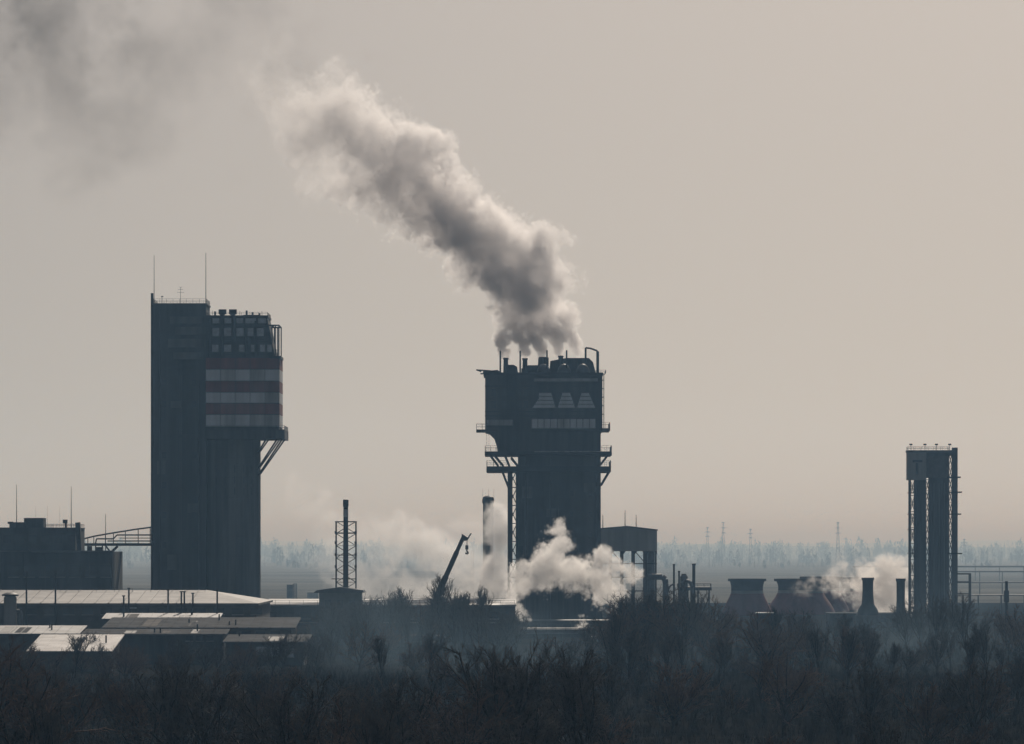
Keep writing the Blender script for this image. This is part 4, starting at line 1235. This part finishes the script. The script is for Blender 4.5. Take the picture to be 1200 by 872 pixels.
def puff_path(pts, d, rnd, step=.35, kids=5, kid=.5, ydepth=1.0):
    """pts: px, py, half width px, weight -> overlapping puffs with smaller puffs budding on them"""
    k = d / FPX
    out = []
    for a, c in zip(pts[:-1], pts[1:]):
        L = math.hypot(c[0] - a[0], c[1] - a[1]) * k
        n = max(1, int(L / (max(a[2], c[2]) * k * step)))
        for i in range(n):
            t = (i + rnd.random()) / n
            px, py, hw, w = [a[q] + (c[q] - a[q]) * t for q in range(4)]
            r0 = hw * k * rnd.uniform(.55, .75)
            j = hw * k * .42
            ctr = P(px, py, d) + Vector((rnd.uniform(-j, j), rnd.uniform(-j, j) * ydepth, rnd.uniform(-j, j)))
            out.append((*ctr, r0, w * rnd.uniform(.75, 1.15)))
            for q in range(kids):
                v = Vector((rnd.gauss(0, 1), rnd.gauss(0, 1), rnd.gauss(0, 1))).normalized()
                r1 = r0 * rnd.uniform(kid * .6, kid * 1.2)
                p1 = ctr + v * r0 * rnd.uniform(.75, 1.0)
                out.append((*p1, r1, w * rnd.uniform(.7, 1.2)))
                for z in range(2):
                    v2 = (v + Vector((rnd.gauss(0, .6), rnd.gauss(0, .6), rnd.gauss(0, .6)))).normalized()
                    out.append((*(p1 + v2 * r1 * .9), r1 * rnd.uniform(.35, .6), w * rnd.uniform(.6, 1.2)))
    return out


VM_SMOKE = volume_material('grey_smoke', (.945, .930, .926), .31, .6)
VM_STEAM = volume_material('white_steam', (.999, .99, .98), .5, .62)
VM_THIN = volume_material('thin_smoke', (.985, .98, .975), .13, .55)
VM_DARK = volume_material('dark_smoke_vignette', (.38, .36, .35), .026, .2)

rp_ = random.Random(21)
D = 1507.0
pf = []
for (px, py, tx) in ((592.7, 418, 590), (615.3, 418, 606), (636.5, 416.5, 625), (657.3, 415, 645), (680, 417, 664)):
    pf += puff_path([(px, py + 4, 5.5, 3.6), (px - 1, py - 6, 8.5, 3.0), (px * .75 + tx * .25, 397, 12.5, 2.2), (px * .4 + tx * .6, 378, 20, 1.4)], D, rp_, .35, 4, .5)
pf += puff_path([(630, 374, 42, .9), (621, 355, 48, .9), (610, 332, 50, 1.0), (596, 303, 52, 1.0), (566, 270, 53, 1.0), (532, 244, 52, 1.0), (500, 222, 50, .9), (466, 196, 52, .7), (434, 168, 54, .5), (402, 150, 56, .32), (372, 132, 50, .2), (348, 108, 42, .13), (322, 92, 38, .07), (300, 80, 34, .03)], D, rp_, .3, 7, .62)
pf += puff_path([(430, 190, 44, .45), (396, 198, 38, .3), (366, 208, 30, .22)], D, rp_, .3, 6, .5)
smoke('smoke_plume', 'thick grey smoke plume drifting up and left from the smoking tower', pf, .42, VM_SMOKE, 18, (2.0, .6), .30, .10, .42, fine=.9, calm=(Z(417, D), 15))

rp_ = random.Random(5)
pf = puff_path([(420, 195, 50, .9), (380, 165, 60, 1.4), (352, 125, 60, 1.3), (300, 90, 75, .9), (240, 65, 95, 1.0), (170, 55, 110, 1.2), (110, 55, 115, 1.3), (60, 75, 115, 1.2), (-20, 110, 120, 1.2)], 1507, rp_, .35, 4, .5)  # broad thin veil added to dim the sky leftward like lens vignetting
pf += puff_path([(130, 22, 80, 1.5), (80, 28, 100, 2.2), (28, 30, 105, 3.6), (-30, 20, 105, 5.0)], 1507, rp_, .35, 4, .5)
pf += puff_path([(270, 212, 14, 1.6), (300, 200, 16, 1.2)], 1507, rp_, .5, 3)
smoke('smoke_and_vignette', 'dark thinning smoke at upper left, with added veil dimming the sky', pf, 1.3, VM_DARK, 12, (10, 2.0), .2, 1.9, .25, fine=.35)

rp_ = random.Random(9)
D = 1345.0
pf = puff_path([(618, 714, 13, .9), (608, 690, 17, .9), (618, 672, 18, .8), (634, 684, 22, .8), (646, 668, 26, .9), (640, 645, 24, .8), (648, 628, 17, .8), (655, 612, 10, .7)], D, rp_, .4, 5, .5)
pf += puff_path([(664, 690, 20, .8), (680, 680, 24, 1.1), (694, 668, 20, 1.1), (704, 690, 21, 1.1), (718, 700, 14, 1.1), (726, 714, 8, 1), (730, 727, 5, 1)], D, rp_, .4, 5, .5)
pf += puff_path([(704, 664, 17, 1.2), (722, 664, 18, 1.2), (740, 670, 15, 1.2), (754, 674, 9, 1)], D, rp_, .4, 5, .5)
pf += puff_path([(678, 732, 12, 1.2), (690, 736, 10, 1.2)], D, rp_, .4, 4, .5)
pf += puff_path([(618, 728, 6, .9), (619, 722, 6, .9)], D, rp_, .4, 3, .5)
smoke('steam_cloud', 'bright cream steam billowing at the foot of the smoking tower', pf, .32, VM_STEAM, 13, (1.1, .4), .34, .28, .3)

rp_ = random.Random(3)
D = 1590.0
pf = puff_path([(600, 636, 26, 3.4), (582, 628, 22, 3.2), (590, 650, 30, 3.4), (575, 675, 32, 2.8), (545, 690, 30, 1.6), (520, 665, 42, .9), (480, 645, 52, .7), (440, 625, 48, .6), (400, 600, 36, .6), (372, 580, 24, .6), (356, 562, 14, .6)], D, rp_, .4, 4, .5)
pf += puff_path([(440, 680, 40, .4), (500, 690, 40, .6), (380, 680, 36, .25)], D, rp_, .4, 4, .5)
smoke('thin_smoke', 'soft grey steam drifting between the crane and the lattice chimney', pf, .8, VM_THIN, 14, (3, 1.0), .5, .7, .4)

rp_ = random.Random(14)
D = 1800.0
pf = puff_path([(1060, 700, 30, 1.2), (1034, 694, 32, 1.2), (1004, 690, 34, 1.1), (978, 690, 28, .9), (952, 688, 20, .6), (930, 684, 12, .4)], D, rp_, .4, 5, .5)
pf += puff_path([(985, 680, 22, .6), (985, 660, 14, .3), (978, 645, 9, .16), (984, 625, 6, .08)], D, rp_, .4, 4, .5)
smoke('steam_cloud', 'cream steam bank behind the two short chimneys', pf, .55, volume_material('cream_steam', (.999, .98, .96), .22, .6), 15, (2, .7), .5, .5, .35)

me = bpy.data.meshes.new('mist_bank')
q = MB().box(-8400, 8400, 2290, 27450, .4, 76)
me.from_pydata(q.v, [], q.f)
m = bpy.data.materials.new('plain_mist')
m.use_nodes = True
m.node_tree.nodes.clear()
out = m.node_tree.nodes.new('ShaderNodeOutputMaterial')
pv = m.node_tree.nodes.new('ShaderNodeVolumePrincipled')
pv.inputs['Color'].default_value = (.62, .82, 1.0, 1)
pv.inputs['Absorption Color'].default_value = (1, 1, 1, 1)
pv.inputs['Density'].default_value = 1.2e-4
pv.inputs['Anisotropy'].default_value = 0.05
m.node_tree.links.new(pv.outputs[0], out.inputs['Volume'])
me.materials.append(m)
o = bpy.data.objects.new('mist_bank', me)
COL.objects.link(o)
tag(o, 'low blue-grey smog lying over the far plain', 'mist', kind='stuff')

rp_ = random.Random(31)
VM_MIST = volume_material('ground_mist', (.55, .80, 1.0), .0013, .4)
pf = []
for i in range(60):
    d = rp_.uniform(960, 1180)
    pf.append((X(rp_.uniform(330, 1220), d), d, rp_.uniform(0, 5), rp_.uniform(9, 17), rp_.uniform(.5, 1.3)))
smoke('ground_mist', 'thin bluish mist lying among the middle rows of trees', pf, 2.5, VM_MIST, 16, (5, 2), .3, .8, .3)

# ------------------------------------------------------------------ haze over the whole place
hz = MB().box(-8600, 8600, -300, 27600, -1.5, 215)
me = bpy.data.meshes.new('haze')
me.from_pydata(hz.v, [], hz.f)
m = bpy.data.materials.new('haze_air')
m.use_nodes = True
m.node_tree.nodes.clear()
out = m.node_tree.nodes.new('ShaderNodeOutputMaterial')
pv = m.node_tree.nodes.new('ShaderNodeVolumePrincipled')
pv.inputs['Color'].default_value = (.42, .74, 1.12, 1)
pv.inputs['Absorption Color'].default_value = (1, 1, 1, 1)
pv.inputs['Density'].default_value = 0.80e-4
pv.inputs['Anisotropy'].default_value = 0.36
m.node_tree.links.new(pv.outputs[0], out.inputs['Volume'])
me.materials.append(m)
o = bpy.data.objects.new('haze', me)
COL.objects.link(o)
tag(o, 'pale winter haze filling the air over the whole plant', 'haze', kind='stuff')

for o in SC.objects:
    if '_o' in o: del o['_o']
